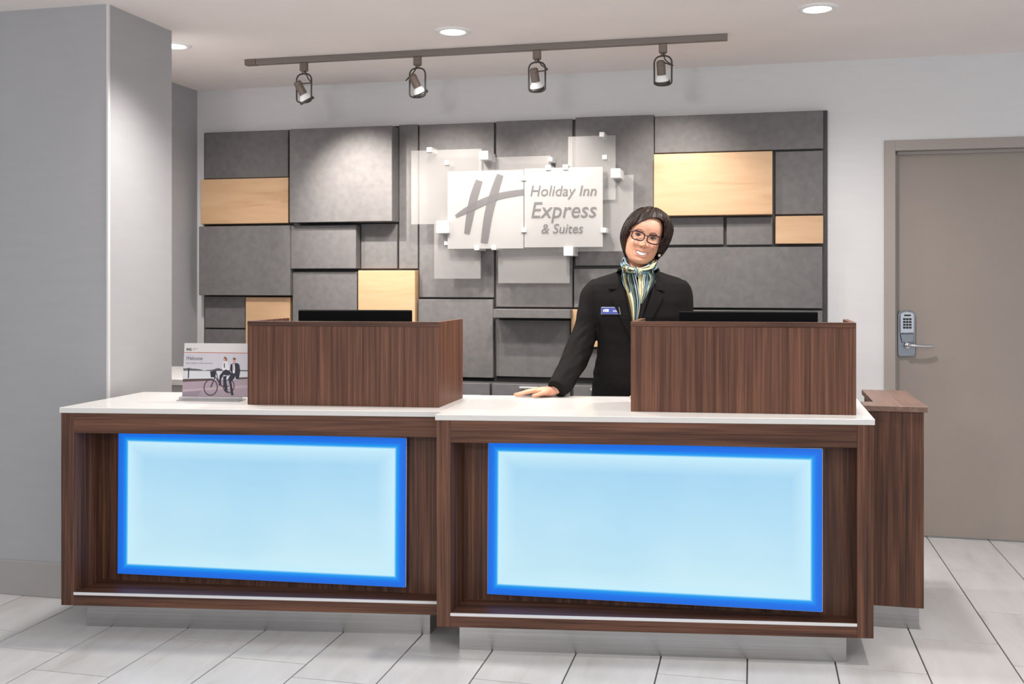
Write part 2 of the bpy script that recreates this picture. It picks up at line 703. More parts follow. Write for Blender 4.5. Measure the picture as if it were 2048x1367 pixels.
bm = bmnew()
lockpoly(bm, [(262, 290), (300, 232), (450, 205), (590, 232), (632, 300), (625, 1120), (600, 1170), (300, 1175), (262, 1140)], DL - .018, DL)
lock = obj('lock', bm, M['satin'], door, 'silver keypad lock with a lever handle')
bm = bmnew()
lockpoly(bm, [(295, 290), (330, 245), (450, 228), (560, 245), (600, 295), (598, 680), (298, 690)], DL - .034, DL - .018, .003)
obj('keypad_housing', bm, M['chrome'], lock)
bm = bmnew()
lockpoly(bm, [(298, 700), (598, 695), (590, 880), (340, 885)], DL - .028, DL - .018, .003)
obj('housing_cover', bm, M['satin'], lock)
bm = bmnew()
lockpoly(bm, [(385, 297), (525, 297), (525, 330), (385, 330)], DL - .036, DL - .033, .0004)
obj('indicator', bm, M['rubber'], lock)
for j in range(4):
    for i in range(3):
        bm = bmnew()
        x, y = 362 + i * 62, 372 + j * 59
        lockpoly(bm, [(x, y), (x + 50, y), (x + 50, y + 42), (x, y + 42)], DL - .039, DL - .033, .0006)
        obj('button', bm, M['rubber'], lock)
bm = bmnew()
u, z = L(450, 940)
lathe(bm, [(0, -.045), (.017, -.045), (.017, 0)], R(u, DL - .018, z), RD, 20)
pts = [R(L(x, y)[0], dd, L(x, y)[1]) for x, y, dd in ((450, 940, DL - .058), (560, 935, DL - .066), (690, 942, DL - .066), (850, 950, DL - .06), (965, 952, DL - .052))]
tube(bm, bez(pts, 6), [.008 + .0 * i for i in range(25)], 10)
obj('lever', bm, M['chrome'], lock, smooth=True)
bm = bmnew()
u, z = D(1894, 529.5, DL)
lathe(bm, [(0, -.002), (.006, -.002), (.006, 0)], R(u, DL, z), RD, 14)
obj('peephole', bm, M['satin'], door)

# ------------------------------------------------------------------ panelled feature wall
u0 = D(408, 450, DW - .03)[0]
u1 = D(1655, 430, DW - .03)[0]
ztop = D(1030, 243, DW - .03)[1]
pw = thing('feature_wall', 'charcoal and pale maple panelled wall of staggered blocks behind the front desks', 'wall panelling', R((u0 + u1) / 2, DW - .03, 0), -PSI)
bm = bmnew()
rbox(bm, u0, u1, DW - .03, DW, 0, ztop, .002)
obj('backing_board', bm, M['backing'], pw)
# x0, x1, top, bottom (at the panel's middle), thickness beyond the backing board, wood?
PANELS = [
    (409.5, 576, 263, 355.5, .022, 0), (401, 576.5, 356.8, 447, .065, 1), (397.5, 580.5, 451.6, 590.4, .090, 0),
    (409.5, 490, 592.5, 655.5, .022, 0), (491, 580, 594, 700, .055, 1), (409.5, 578, 659, 760, .022, 0),
    (579, 784, 254.5, 443.5, .130, 0), (581.5, 712, 450.5, 537, .085, 0), (722, 794, 447, 537, .022, 0),
    (798, 835.5, 249, 537, .022, 0), (585, 714, 543, 760, .060, 0), (716, 830, 540.5, 700, .070, 1),
    (838.5, 988, 247, 594.5, .022, 0), (836, 986, 598.5, 754, .045, 0), (992, 1145, 240, 614, .022, 0),
    (986, 1140, 618.5, 636, .130, 0), (992, 1140, 640, 754, .022, 0), (1150.5, 1308, 232, 531, .022, 0),
    (1148, 1306, 537, 615, .03, 0), (1142, 1260, 619, 694, .050, 1), (1147, 1306, 698, 757, .022, 0),
    (1309.5, 1646.5, 227, 301.5, .035, 0), (1307.5, 1545, 305, 430, .085, 1), (1550.5, 1646, 302, 428, .022, 0),
    (1551, 1646.5, 431.5, 487, .060, 1), (1310, 1447, 434, 489.5, .022, 0), (1453, 1545, 434, 489.5, .022, 0),
    (1309, 1645, 494, 615.5, .045, 0), (1309, 1645, 620, 757, .045, 0)]
for x0, x1, y0, y1, th, wood in PANELS:
    d = DW - .03 - th
    ym = (y0 + y1) / 2
    ua, ub = D(x0, ym, d)[0], D(x1, ym, d)[0]
    xm = (x0 + x1) / 2
    za, zb = D(xm, y1, d)[1], D(xm, y0, d)[1]
    bm = bmnew()
    rbox(bm, ua, ub, d, DW - .03, za, zb, .0025)
    if wood:
        obj('wood_panel', bm, M['maple'], pw, 'pale maple panel')
    else:
        obj('panel', bm, M['panel'], pw)

# low drawer cabinet against the panels
dc = 5.42
uA, uB = D(700, 780, dc)[0], D(1330, 780, dc)[0]
zc = D(1000, 767, dc)[1]
cab = thing('drawer_cabinet', 'low charcoal drawer cabinet against the panelled wall, behind the gap between desk screens', 'cabinet', R((uA + uB) / 2, dc, 0), -PSI)
bm = bmnew()
rbox(bm, uA, uB, dc + .02, DW - .14, 0, zc - .004)
obj('body', bm, M['dark_gap'], cab)
cuts = [700, 829, 929, 979, 984, 1140, 1147, 1255, 1260, 1330]
for a, b in ((700, 826), (831, 979), (984, 1140), (1147, 1255), (1260, 1330)):
    ua, ub = D(a, 780, dc)[0], D(b, 780, dc)[0]
    for z0, z1 in ((zc - .30, zc), (.08, zc - .306)):
        bm = bmnew()
        rbox(bm, ua, ub, dc, dc + .019, z0, z1, .002)
        dr = obj('drawer', bm, M['drawer'], cab)
        um = D(1058, 780, dc)[0] if a == 984 and z1 == zc else (ua + ub) / 2
        zh = D(1058, 774, dc)[1] if z1 == zc else z1 - .04
        bm = bmnew()
        rbox(bm, um - .05, um + .05, dc - .022, dc, zh - .003, zh + .003, .001)
        rbox(bm, um - .05, um + .05, dc - .003, dc, zh - .012, zh - .003)
        obj('handle', bm, M['strip'], dr, 'pale edge pull')

# ------------------------------------------------------------------ glass sign
DB, DF = 5.545, 5.50
sign = thing('glass_sign', 'layered frosted glass hotel sign with slanted grey emblem, on the panelled wall', 'sign', R(-.9, DB, D(1050, 420, DB)[1]), -PSI)


def rect(bm, x0, x1, y0, y1, d, th, bevel=.0008):
    ua, ub = D(x0, (y0 + y1) / 2, d)[0], D(x1, (y0 + y1) / 2, d)[0]
    za, zb = D((x0 + x1) / 2, y1, d)[1], D((x0 + x1) / 2, y0, d)[1]
    rbox(bm, ua, ub, d, d + th, za, zb, bevel)


for x0, x1, y0, y1, d, k in ((822, 963, 299, 447.5, DB, 0), (957, 1101, 313, 470, DB + .02, 0), (1136, 1231, 271.5, 400, DB, 0),
                             (1117, 1267, 351, 502.5, DB + .02, 0), (868, 961, 440, 557, DB, 0), (996, 1139, 440, 566, DB, 0),
                             (895, 1047, 341, 497, DF, 1), (1048.5, 1205.5, 335, 494, DF, 1)):
    bm = bmnew()
    rect(bm, x0, x1, y0, y1, d, .008)
    obj('glass_plate', bm, M['frost_front' if k else 'frost_back'], sign)
for x, y, s in ((967, 310, 18), (1231, 346, 19), (885, 453.5, 25), (1136.5, 502, 18.5), (858, 299, 10), (1203.5, 268.5, 10), (1096, 335, 10.5),
                (1130.5, 334, 10.5), (1047, 356, 10), (1047.3, 459.5, 10), (1206.5, 460, 10), (1209, 314, 9), (893, 325, 9),
                (892, 486, 8), (953, 495.5, 9), (987, 495, 9), (1100, 318, 8)):
    big = s > 15
    front = DF - .022 if big else (DF - .010 if (y > 330 and s >= 9) else DB - .012)
    bm = bmnew()
    ua, za = D(x - s / 2, y + s / 2, front)
    ub, zb = D(x + s / 2, y - s / 2, front)
    rbox(bm, ua, ub, front, DW - .052 if not big else DW - .052, za, zb, .002)
    obj('standoff_block', bm, M['white_plastic'], sign, 'large white standoff block' if big else None)


def flat(bm, pts, d, th):
    a = [bm.verts.new(R(q[0], d, q[1])) for q in pts]
    b = [bm.verts.new(R(q[0], d + th, q[1])) for q in pts]
    n = len(pts)
    bm.faces.new(a)
    bm.faces.new(b[::-1])
    for i in range(n):
        bm.faces.new((a[i], b[i], b[(i + 1) % n], a[(i + 1) % n]))


def c2(x, y):
    return D(800 + x / 3.798, 240 + y / 3.798, DF)


def brush(pts, ws):
    """outline of a brush stroke: centre points (crop pixels) and half widths"""
    ps = bez([Vector((x, y, 0)) for x, y in pts], 6)
    wt = [(i / (len(ws) - 1), q) for i, q in enumerate(ws)]
    Lp, Rp = [], []
    for i, p in enumerate(ps):
        tv = ps[min(i + 1, len(ps) - 1)] - ps[max(i - 1, 0)]
        tv.normalize()
        nn = Vector((-tv.y, tv.x, 0))
        q = smooth_table(wt, i / (len(ps) - 1))
        Lp.append(p + nn * q)
        Rp.append(p - nn * q)
    return [c2(p.x, p.y) for p in Lp + Rp[::-1]]


bm = bmnew()
flat(bm, brush([(602, 458), (566, 570), (540, 680), (508, 862)], [25, 30, 29, 20]), DF - .0035, .003)
obj('emblem_stroke', bm, M['etch'], sign)
bm = bmnew()
flat(bm, brush([(762, 415), (714, 560), (672, 720), (640, 930)], [24, 31, 31, 26]), DF - .0040, .003)
obj('emblem_stroke', bm, M['etch'], sign)
bm = bmnew()
flat(bm, brush([(424, 730), (560, 655), (740, 580), (942, 545)], [10, 25, 24, 21]), DF - .0045, .003)
obj('emblem_stroke', bm, M['etch'], sign)


def text_mesh(body, shear=.18, offset=0.0):
    cu = bpy.data.curves.new('text', 'FONT')
    cu.body = body
    cu.shear = shear
    cu.extrude = .01
    cu.offset = offset
    cu.resolution_u = 4
    o = bpy.data.objects.new('text', cu)
    COL.objects.link(o)
    dg = bpy.context.evaluated_depsgraph_get()
    me = bpy.data.meshes.new_from_object(o.evaluated_get(dg))
    bpy.data.objects.remove(o)
    bpy.data.curves.remove(cu)
    return me


def fit_text(body, place, th, shear=.18, offset=0.0, y0=None):
    """text mesh mapped by place(fx, fy, fz): fx, fy run 0..1 over the text's box"""
    me = text_mesh(body, shear, offset)
    xs = [v.co.x for v in me.vertices]
    ys = [v.co.y for v in me.vertices]
    lo = min(ys) if y0 is None else y0
    for v in me.vertices:
        v.co = place((v.co.x - min(xs)) / (max(xs) - min(xs)) if True else 0, (v.co.y - lo) / (max(ys) - lo), th if v.co.z > 0 else 0)
    return me


def sign_text(body, x0, x1, yt, yb, slope=0.0, offset=.0):
    xs_, = (None,)
    me = text_mesh(body, .2, offset)
    mnx, mxx = min(v.co.x for v in me.vertices), max(v.co.x for v in me.vertices)
    mxy = max(v.co.y for v in me.vertices)
    for v in me.vertices:
        f = (v.co.x - mnx) / (mxx - mnx)
        g = v.co.y / mxy
        px = x0 + (x1 - x0) * f
        py = yb + (yt - yb) * g + slope * f
        u, z = D(px, py, DF)
        v.co = R(u, DF - (.004 if v.co.z > 0 else .0005), z)
    return me


obj('lettering', sign_text('Holiday Inn', 1061, 1193, 371, 391.5, -.5), M['etch'], sign)
obj('lettering', sign_text('Express', 1063, 1193, 404, 435, -1), M['etch'], sign)
obj('lettering', sign_text('& Suites', 1083, 1166, 447.5, 466.5, -1), M['etch'], sign)

# ------------------------------------------------------------------ ceiling fixtures
for p, lb in zip(DOWNLIGHTS, ('round recessed ceiling light lit between the track rail and the camera, at the middle',
                              'round recessed ceiling light lit on the right, above the door side',
                              'round recessed ceiling light lit beside the grey wall column')):
    rl = thing('recessed_light', lb, 'ceiling light', p, 0, 'recessed ceiling lights')
    bm = bmnew()
    lathe(bm, [(.058, -.002), (.060, -.008), (.082, -.006), (.086, 0)], p, (0, 0, 1), 40)
    obj('trim_ring', bm, M['white_plastic'], rl, smooth=True)
    bm = bmnew()
    lathe(bm, [(0, -.004), (.058, -.004), (.058, -.001)], p, (0, 0, 1), 40)
    obj('lens', bm, M['lens'], rl)

TD = 4.96
ua = D(492, 128, TD)[0]
ub = D(1455, 77, TD)[0]
track = thing('track_rail', 'long bronze ceiling track bar holding four spotlights', 'lighting track', R((ua + ub) / 2, TD, CEIL), -PSI)
bm = bmnew()
rbox(bm, ua + .065, ub, TD - .018, TD + .018, CEIL - .03, CEIL, .002)
obj('rail', bm, M['rail'], track)
bm = bmnew()
rbox(bm, ua, ua + .064, TD - .019, TD + .019, CEIL - .031, CEIL, .002)
obj('end_feed', bm, M['bronze'], track)

# adapter x; holder top, holder bottom, bulb (px); yoke half-width px; yoke bottom; cord points; target px; energy
HEADS = [
    (608, (594, 164), (607, 188), (609, 194), 205, [(609, 141), (617, 158), (622, 165), (604, 167)], (748, 450), 66, 76,
     'bronze track spotlight aimed over the biggest charcoal block, nearest the rail end feed'),
    (835, (824, 151), (835, 174), (837.5, 181), 195, [(835, 131), (826, 146), (812, 161), (817, 155)], (905, 450), 46, 84,
     'bronze track spotlight whose cord loops out to its left side'),
    (1074, (1067.5, 138), (1071.5, 163), (1073, 171), 184, [(1075, 117), (1083, 130), (1095, 139), (1076, 143)], (1120, 470), 44, 84,
     'bronze track spotlight over the glass sign lettering, cord looping out under the ceiling line'),
    (1326, (1321.5, 123), (1323, 149), (1324, 158), 171, [(1326, 104), (1331, 120), (1346, 131), (1329, 125)], (1360, 420), 32, 80,
     'bronze track spotlight above the largest maple panel, rightmost on the rail')]
for hx, h0, h1, bl, yb, cord, tgt, en, cone, lb in HEADS:
    t0 = TD / ((hx - CX) / F * SP + CP)
    ytr = HY - (CEIL - EYE) * F / t0
    base = R(D(hx, ytr, TD)[0], TD, CEIL - .03)

    def P(x, y, dd=0.0):
        u, z = D(x, y, TD + dd)
        return R(u, TD + dd, z)
    hd = thing('track_spotlight', lb, 'spotlight', base, -PSI, 'spotlights on the ceiling track')
    bm = bmnew()
    u = UD(base)[0]
    rbox(bm, u - .019, u + .019, TD - .015, TD + .015, CEIL - .075, CEIL - .03, .003)
    lathe(bm, [(.012, 0), (.012, .012)], R(u, TD, CEIL - .088), (0, 0, 1), 14)
    obj('adapter', bm, M['bronze'], hd)
    # yoke: a long oval wire loop
    zt, zb = CEIL - .088, P(hx, yb)[2]
    yc = []
    hw = .042
    for i in range(28):
        a = 2 * PI * i / 28
        cx_, sx_ = math.cos(a), math.sin(a)
        zz = (zt - hw * .8 + .8 * hw * sx_) if sx_ >= 0 else (zb + hw * .45 + .45 * hw * sx_)
        yc.append(R(u + hw * math.copysign(abs(cx_) ** .7, cx_), TD, zz))
    bm = bmnew()
    tube(bm, yc, .0042, 8, True)
    obj('yoke', bm, M['bronze_dark'], hd, smooth=True)
    A, B, C_ = P(*h0, -.020), P(*h1, .005), P(*bl, .012)
    ax = (B - A).normalized()
    bm = bmnew()
    lathe(bm, [(0, -.004), (.016, -.004), (.021, .004), (.0215, .014), (.020, .016), (.021, .018), (.021, (B - A).length), (0, (B - A).length)], A, ax, 20)
    obj('lamp_holder', bm, M['bronze'], hd, smooth=False)
    bm = bmnew()
    q = B + ax * -.004
    prof = [(.012, 0), (.018, .006), (.027, .016), (.033, .028), (.034, .036)]
    lathe(bm, prof, q, ax, 28)
    obj('bulb', bm, M['bulb'], hd, 'white reflector bulb', smooth=True)
    bm = bmnew()
    lathe(bm, [(.0345, .034), (.039, .034), (.0405, .044), (.040, .048), (.036, .048), (.0355, .036)], q, ax, 28)
    obj('lamp_ring', bm, M['bronze_dark'], hd, smooth=True)
    bm = bmnew()
    cp = [P(*c, (-.005, -.03, -.035, -.025)[i]) for i, c in enumerate(cord)]
    tube(bm, bez(cp, 6), .0032, 6)
    obj('cord', bm, M['bronze_dark'], hd, smooth=True)
    tu, tz = D(*tgt, DW - .06)
    lp = q + ax * .06
    lamp('spot_lamp', 'SPOT', lp, R(tu, DW - .06, tz), en, (1, .92, .84), spot_size=math.radians(cone), spot_blend=1.0, shadow_soft_size=.018)

# ------------------------------------------------------------------ reception desks
HC, SL = .868, .021
YAW = math.radians(4.6)
E1 = Vector((math.cos(YAW), -math.sin(YAW), 0))     # along the desk fronts
E2 = RD                                             # desk depth runs with the room


def hit(px, A, e):
    """length along e from A (plan) to the sight line of column px"""
    r = (px - CX) / F
    return (A.x - r * A.y) / (r * e.y - e.x)


def slab(bm, O, a0, a1, b0, b1, z0, z1, bevel=.001):
    P_ = [O + E1 * a0 + E2 * b0, O + E1 * a1 + E2 * b0, O + E1 * a1 + E2 * b1, O + E1 * a0 + E2 * b1]
    prism(bm, P_, z0, z1, bevel)


def glow_panel(parent, corners, mat, back=.016):
    TL, TR, BR, BL = corners
    nrm = (TR - TL).cross(BL - TL).normalized()
    if nrm.y > 0:
        nrm = -nrm
    bk = -nrm * back
    me = bpy.data.meshes.new('light_panel')
    bm = bmnew()
    vs = [bm.verts.new(p) for p in (BL, BR, TR, TL)]
    vb = [bm.verts.new(p + bk) for p in (BL, BR, TR, TL)]
    f = bm.faces.new(vs)
    uvl = bm.loops.layers.uv.new('UVMap')
    for lp_, c in zip(f.loops, ((0, 0), (1, 0), (1, 1), (0, 1))):
        lp_[uvl].uv = c
    fb = bm.faces.new(vb[::-1])
    fb.material_index = 1
    for i in range(4):
        g = bm.faces.new((vs[i], vb[i], vb[(i + 1) % 4], vs[(i + 1) % 4]))
        g.material_index = 1
    o = obj('light_panel', bm, [mat, M['acrylic']], parent, 'backlit pale blue panel with a deep blue border')
    # thin clear rim around the sheet
    bm = bmnew()
    c = (TL + TR + BR + BL) / 4
    for a, b in ((TL, TR), (TR, BR), (BR, BL), (BL, TL)):
        tube(bm, [a + bk * .3, b + bk * .3], .0022, 4)
    obj('panel_rim', bm, M['strip'], o)
    return o


def desk(label, A, L_, dep, zb, zl, zt, glow_c, toe, right_side, glow_mat):
    """A: front left corner of the worktop (plan)"""
    rt = thing('reception_desk', label, 'reception desk', (A.x, A.y, 0), -YAW, 'reception desks')
    bm = bmnew()
    slab(bm, A, 0, L_, 0, dep, HC - SL, HC, .0015)
    obj('worktop', bm, M['quartz'], rt, 'white quartz worktop')
    fi, zt_ = .006, HC - SL
    st = .055
    bm = bmnew()
    slab(bm, A, .004, st, fi, dep - .03, zb, zt_)
    obj('side_panel', bm, M['walnut_z'], rt)
    xr = L_ - .004
    if right_side:
        bm = bmnew()
        slab(bm, A, L_ - st - .006, L_ - .004, fi, dep - .03, zb, zt_)
        obj('side_panel', bm, M['walnut_z'], rt)
        xr = L_ - st - .006
    bm = bmnew()
    slab(bm, A, st, xr, fi, .32, zt, zt_)
    obj('top_rail', bm, M['walnut_x'], rt)
    bm = bmnew()
    slab(bm, A, st, xr, fi, .32, zb, zl)
    obj('bottom_rail', bm, M['walnut_x'], rt)
    bm = bmnew()
    slab(bm, A, st, xr, fi - .003, fi + .004, zl - .009, zl + .001, .0005)
    obj('edge_strip', bm, M['strip'], rt, 'white edge strip')
    # back panel of the recess, nearer the front at the right end
    P0, P1 = A + E1 * st + E2 * .185, A + E1 * xr + E2 * .095
    bm = bmnew()
    prism(bm, [P0, P1, P1 + E2 * .02, P0 + E2 * .02], zl, zt)
    obj('back_panel', bm, M['walnut_z'], rt)
    glow_panel(rt, glow_c, glow_mat)
    bm = bmnew()
    tl, tr = Vector((toe[0].x, toe[0].y, 0)), Vector((toe[1].x, toe[1].y, 0))
    prism(bm, [tl, tr, tr + E2 * .42, tl + E2 * .42], 0, zb)
    obj('toe_kick', bm, M['steel'], rt, 'brushed steel toe kick')
    return rt


AR = W(870, 828.5, HC)
LR = hit(1750, AR, E1)
depR = .640
tR0 = AR.y
BR_ = AR + E1 * LR
glr = [T(977, 881, 3.865), T(1644.5, 897.5, 3.635), T(1644.5, 1223, 3.635), T(975, 1187, 3.865)]
deskR = desk('right walnut reception desk with the larger glowing blue front, the receptionist leaning on it', AR, LR, depR,
             .095, .145, .766, glr, (W(919, 1298, 0), W(1692.6, 1324, 0)), True, glow('backlit_blue_sheet', 1.25, .59))
AL = W(118, 814.3, HC)
# left desk runs to the right desk's left side
den = E1.x * E2.y - E1.y * E2.x
LL = ((AR - AL).x * E2.y - (AR - AL).y * E2.x) / den - .0015
glc = [T(237, 861, 4.07), T(812, 876, 3.895), T(810.5, 1174, 3.895), T(235, 1146, 4.07)]
toeL = (W(174, 1251, 0), W(860, 1268.5, 0))
deskL = desk('left walnut reception desk with a glowing blue front, beside the grey wall column', AL, LL, .56,
             .108, .158, .770, glc, toeL, False, glow('backlit_blue_sheet', 1.13, .57))

# ------------------------------------------------------------------ walnut desk screens
YB = math.radians(7.4)
EB = Vector((math.cos(YB), -math.sin(YB), 0))


def privacy(label, P0, px_right, h, dep=.33):
    Ln = hit(px_right, P0, EB)
    rt = thing('desk_screen', label, 'desk screen', (P0.x, P0.y, HC), -YB, 'walnut screens on the desks')
    z0, z1 = HC, HC + h
    tk = .02

    def sl(bm, a0, a1, b0, b1, c0, c1):
        prism(bm, [P0 + EB * a0 + E2 * b0, P0 + EB * a1 + E2 * b0, P0 + EB * a1 + E2 * b1, P0 + EB * a0 + E2 * b1], c0, c1, .0008)
    bm = bmnew()
    sl(bm, 0, Ln, 0, tk, z0, z1 - .019)
    obj('front_panel', bm, M['walnut_strip'], rt)
    bm = bmnew()
    sl(bm, 0, Ln, -.0015, tk, z1 - .0185, z1)
    obj('top_edge', bm, M['walnut_x'], rt)
    for a in (0, Ln - tk):
        bm = bmnew()
        sl(bm, a, a + tk, tk + .0005, dep, z0, z1)
        obj('side_panel', bm, M['walnut_strip'], rt)
    bm = bmnew()
    sl(bm, tk, Ln - tk, tk + .001, dep - .03, z0 + .03, z0 + .05)
    obj('inner_shelf', bm, M['walnut_x'], rt)
    return Ln


PL = W(495, 808.5, HC)
PR = W(1261.5, 822.5, HC)
hl = EYE - (641.5 - HY) / F * PL.y - HC
hr = EYE - (642.5 - HY) / F * PR.y - HC
LnL = privacy('walnut veneer monitor screen on the left desk, its right side face lit', PL, 878, hl)
LnR = privacy('walnut veneer monitor screen on the right desk, in front of the receptionist', PR, 1712.5, hr)


def monitor(label, x0, x1, ytop, t):
    c = T((x0 + x1) / 2, 700, t)
    wd = (x1 - x0) / F * t
    zt = EYE - (ytop - HY) / F * t
    zb_ = HC + .05
    rt = thing('monitor', label, 'monitor', (c.x, c.y, zb_), -YB, 'monitors behind the desk screens')
    o = Vector((c.x, c.y, 0))

    def bx(bm, a0, a1, b0, b1, c0, c1, bv):
        q = Vector((-EB.y, EB.x, 0))
        prism(bm, [o + EB * a0 + q * b0, o + EB * a1 + q * b0, o + EB * a1 + q * b1, o + EB * a0 + q * b1], c0, c1, bv)
    bm = bmnew()
    bx(bm, -wd / 2, wd / 2, 0, .022, zt - .285, zt, .004)
    bx(bm, -wd / 3, wd / 3, -.018, .002, zt - .24, zt - .06, .006)
    obj('display', bm, M['black'], rt)
    bm = bmnew()
    bx(bm, -wd / 2 + .008, wd / 2 - .008, .022, .0235, zt - .275, zt - .010, 0)
    obj('screen', bm, M['rubber'], rt)
    bm = bmnew()
    bx(bm, -.03, .03, -.035, -.019, zb_, zt - .12, .003)
    obj('stand', bm, M['black'], rt)
    bm = bmnew()
    bx(bm, -.11, .11, -.09, .06, zb_, zb_ + .012, .004)
    obj('base', bm, M['black'], rt)


monitor('black monitor seen from the back, rising above the left walnut screen', 592, 825, 619.5, 4.17)
monitor('black monitor seen from the back, rising above the right walnut screen', 1360, 1632, 622.5, 3.90)

# ------------------------------------------------------------------ narrow end cabinet on the right
FR = W(1856, 813.5, HC)
fu, fd = UD(FR)
ec = thing('end_cabinet', 'narrow walnut end cabinet with a brown top, between the right desk and the door', 'cabinet', (FR.x, FR.y, 0), -PSI)
uE, dE = UD(BR_)[0] + .003, .60
bm = bmnew()
prism(bm, [R(uE, fd), R(fu, fd), R(fu, fd + dE), R(fu - .185, fd + dE), R(fu - .185, fd + .13), R(uE, fd + .13)], HC - .022, HC, .0012)
obj('top', bm, M['walnut_top'], ec)
bm = bmnew()
prism(bm, [R(uE + .002, fd + .012), R(fu - .013, fd + .012), R(fu - .013, fd + dE - .01), R(fu - .175, fd + dE - .01), R(fu - .175, fd + .12), R(uE + .002, fd + .12)], .087, HC - .022, .001)
obj('body', bm, M['walnut_z'], ec)
bm = bmnew()
prism(bm, [R(uE + .01, fd + .03), R(fu - .028, fd + .03), R(fu - .028, fd + dE - .04), R(fu - .15, fd + dE - .04), R(fu - .15, fd + .1), R(uE + .01, fd + .1)], 0, .087)
obj('toe_kick', bm, M['steel'], ec, 'brushed steel toe kick')

# white worktop in the niche behind the column
sc_ = thing('side_counter', 'white topped side counter in the niche behind the grey column', 'counter', R(-3.1, 4.75, 0), -PSI)
bm = bmnew()
rbox(bm, UL + .004, -2.62, 4.53, 5.20, HC - .03, HC, .0015)
obj('worktop', bm, M['quartz'], sc_)
bm = bmnew()
rbox(bm, UL + .004, -2.64, 4.55, 5.18, 0, HC - .03, .001)
obj('body', bm, M['quartz'], sc_)

# ------------------------------------------------------------------ welcome card in its acrylic holder
KS = 9.1125


def kp(x, y):
    return 350 + x / KS, 670 + y / KS


tcard = 4.165
YC = math.radians(6.5)
EC = Vector((math.cos(YC), -math.sin(YC), 0))
NC = Vector((-EC.y, EC.x, 0))
C0 = T(*kp(130, 1125), tcard)
C0.z = HC + .016
mm = tcard / F / KS
LEAN = math.tan(math.radians(6))


def kc(x, y, off=0.0):
    """point on the card's face from crop pixels; off = proud of the face"""
    a, h = (x - 130) * mm, (1125 - y) * mm
    return C0 + EC * a + Vector((0, 0, h)) + NC * (h * LEAN - off)


hold = thing('sign_holder', 'clear acrylic slanted sign holder standing on the left desk', 'sign holder', (C0.x, C0.y, HC), -YC)
XR_ = 130 + .279 / mm
bm = bmnew()
hexa(bm, [kc(60, 1125, .05) * 1, kc(XR_ + 10, 1125, .05), kc(XR_ + 10, 1125, -.06), kc(60, 1125, -.06)] and
     [Vector((*(C0 + EC * a + NC * b).xy, z)) for z in (HC + .0005, HC + .005) for a, b in ((-.012, -.028), (.25, -.028), (.25, .055), (-.012, .055))], .001)
obj('base', bm, M['acrylic'], hold)
bm = bmnew()
hexa(bm, [Vector((*(C0 + EC * a + NC * b).xy, z)) for z in (HC + .006, HC + .0155) for a, b in ((-.008, -.016), (.25, -.016), (.25, .012), (-.008, .012))], .001)
obj('lip', bm, M['acrylic'], hold)
bm = bmnew()
hexa(bm, [kc(120, 1127, -.0025), kc(XR_ + 8, 1127, -.0025), kc(XR_ + 8, 1127, -.0045), kc(120, 1127, -.0045),
          kc(120, 155, -.0025), kc(XR_ + 8, 155, -.0025), kc(XR_ + 8, 155, -.0045), kc(120, 155, -.0045)])
obj('back_sheet', bm, M['lensglass'], hold)

PRN = {}
for k, c in dict(sky=(.54, .52, .57), head=(.62, .60, .60), red=(.50, .14, .085), tree=(.10, .10, .105), water=(.58, .59, .62), kerb=(.085, .05, .045), road=(.35, .275, .32),
                 road2=(.43, .34, .375), road3=(.28, .225, .27), black=(.02, .016, .02), navy=(.018, .016, .032), hair=(.13, .06, .03), skin=(.56, .30, .20), white=(.66, .66, .70),
                 plum=(.05, .022, .04), tyre=(.05, .035, .04), text=(.14, .13, .14), faint=(.33, .31, .33), tie=(.30, .16, .2)).items():
    PRN[k] = plain('print_' + k, c, .35)
card = thing('welcome_card', 'printed welcome card with a couple on a bicycle, in the acrylic holder', 'card', tuple(C0), -YC)
bm = bmnew()
hexa(bm, [kc(130, 1125, 0), kc(XR_, 1125, 0), kc(XR_, 1125, -.0012), kc(130, 1125, -.0012), kc(130, 160, 0), kc(XR_, 160, 0), kc(XR_, 160, -.0012), kc(130, 160, -.0012)])
sheet = obj('sheet', bm, PRN['sky'], card)
pm = bmnew()
pmats = []
LAY = [0]


def pp(key, pts):
    LAY[0] += 1
    off = .0001 + LAY[0] * .000012
    if PRN[key] not in pmats:
        pmats.append(PRN[key])
    f = pm.faces.new([pm.verts.new(kc(x, y, off)) for x, y in pts])
    f.material_index = pmats.index(PRN[key])
    f.normal_update()
    if f.normal.dot(NC) > 0:
        f.normal_flip()


def pring(key, cx, cy, rx, ry, wd):
    n = 32
    for i in range(n):
        a, b = 2 * PI * i / n, 2 * PI * (i + 1) / n
        pp(key, [(cx + rx * math.cos(a), cy + ry * math.sin(a)), (cx + rx * math.cos(b), cy + ry * math.sin(b)),
                 (cx + (rx - wd) * math.cos(b), cy + (ry - wd) * math.sin(b)), (cx + (rx - wd) * math.cos(a), cy + (ry - wd) * math.sin(a))])
        LAY[0] -= 1


def pline(key, a, b, wd):
    dx, dy = b[0] - a[0], b[1] - a[1]
    l = math.hypot(dx, dy)
    nx, ny = -dy / l * wd / 2, dx / l * wd / 2
    pp(key, [(a[0] + nx, a[1] + ny), (b[0] + nx, b[1] + ny), (b[0] - nx, b[1] - ny), (a[0] - nx, a[1] - ny)])


def pdisc(key, cx, cy, rx, ry, n=16):
    pp(key, [(cx + rx * math.cos(2 * PI * i / n), cy + ry * math.sin(2 * PI * i / n)) for i in range(n)])


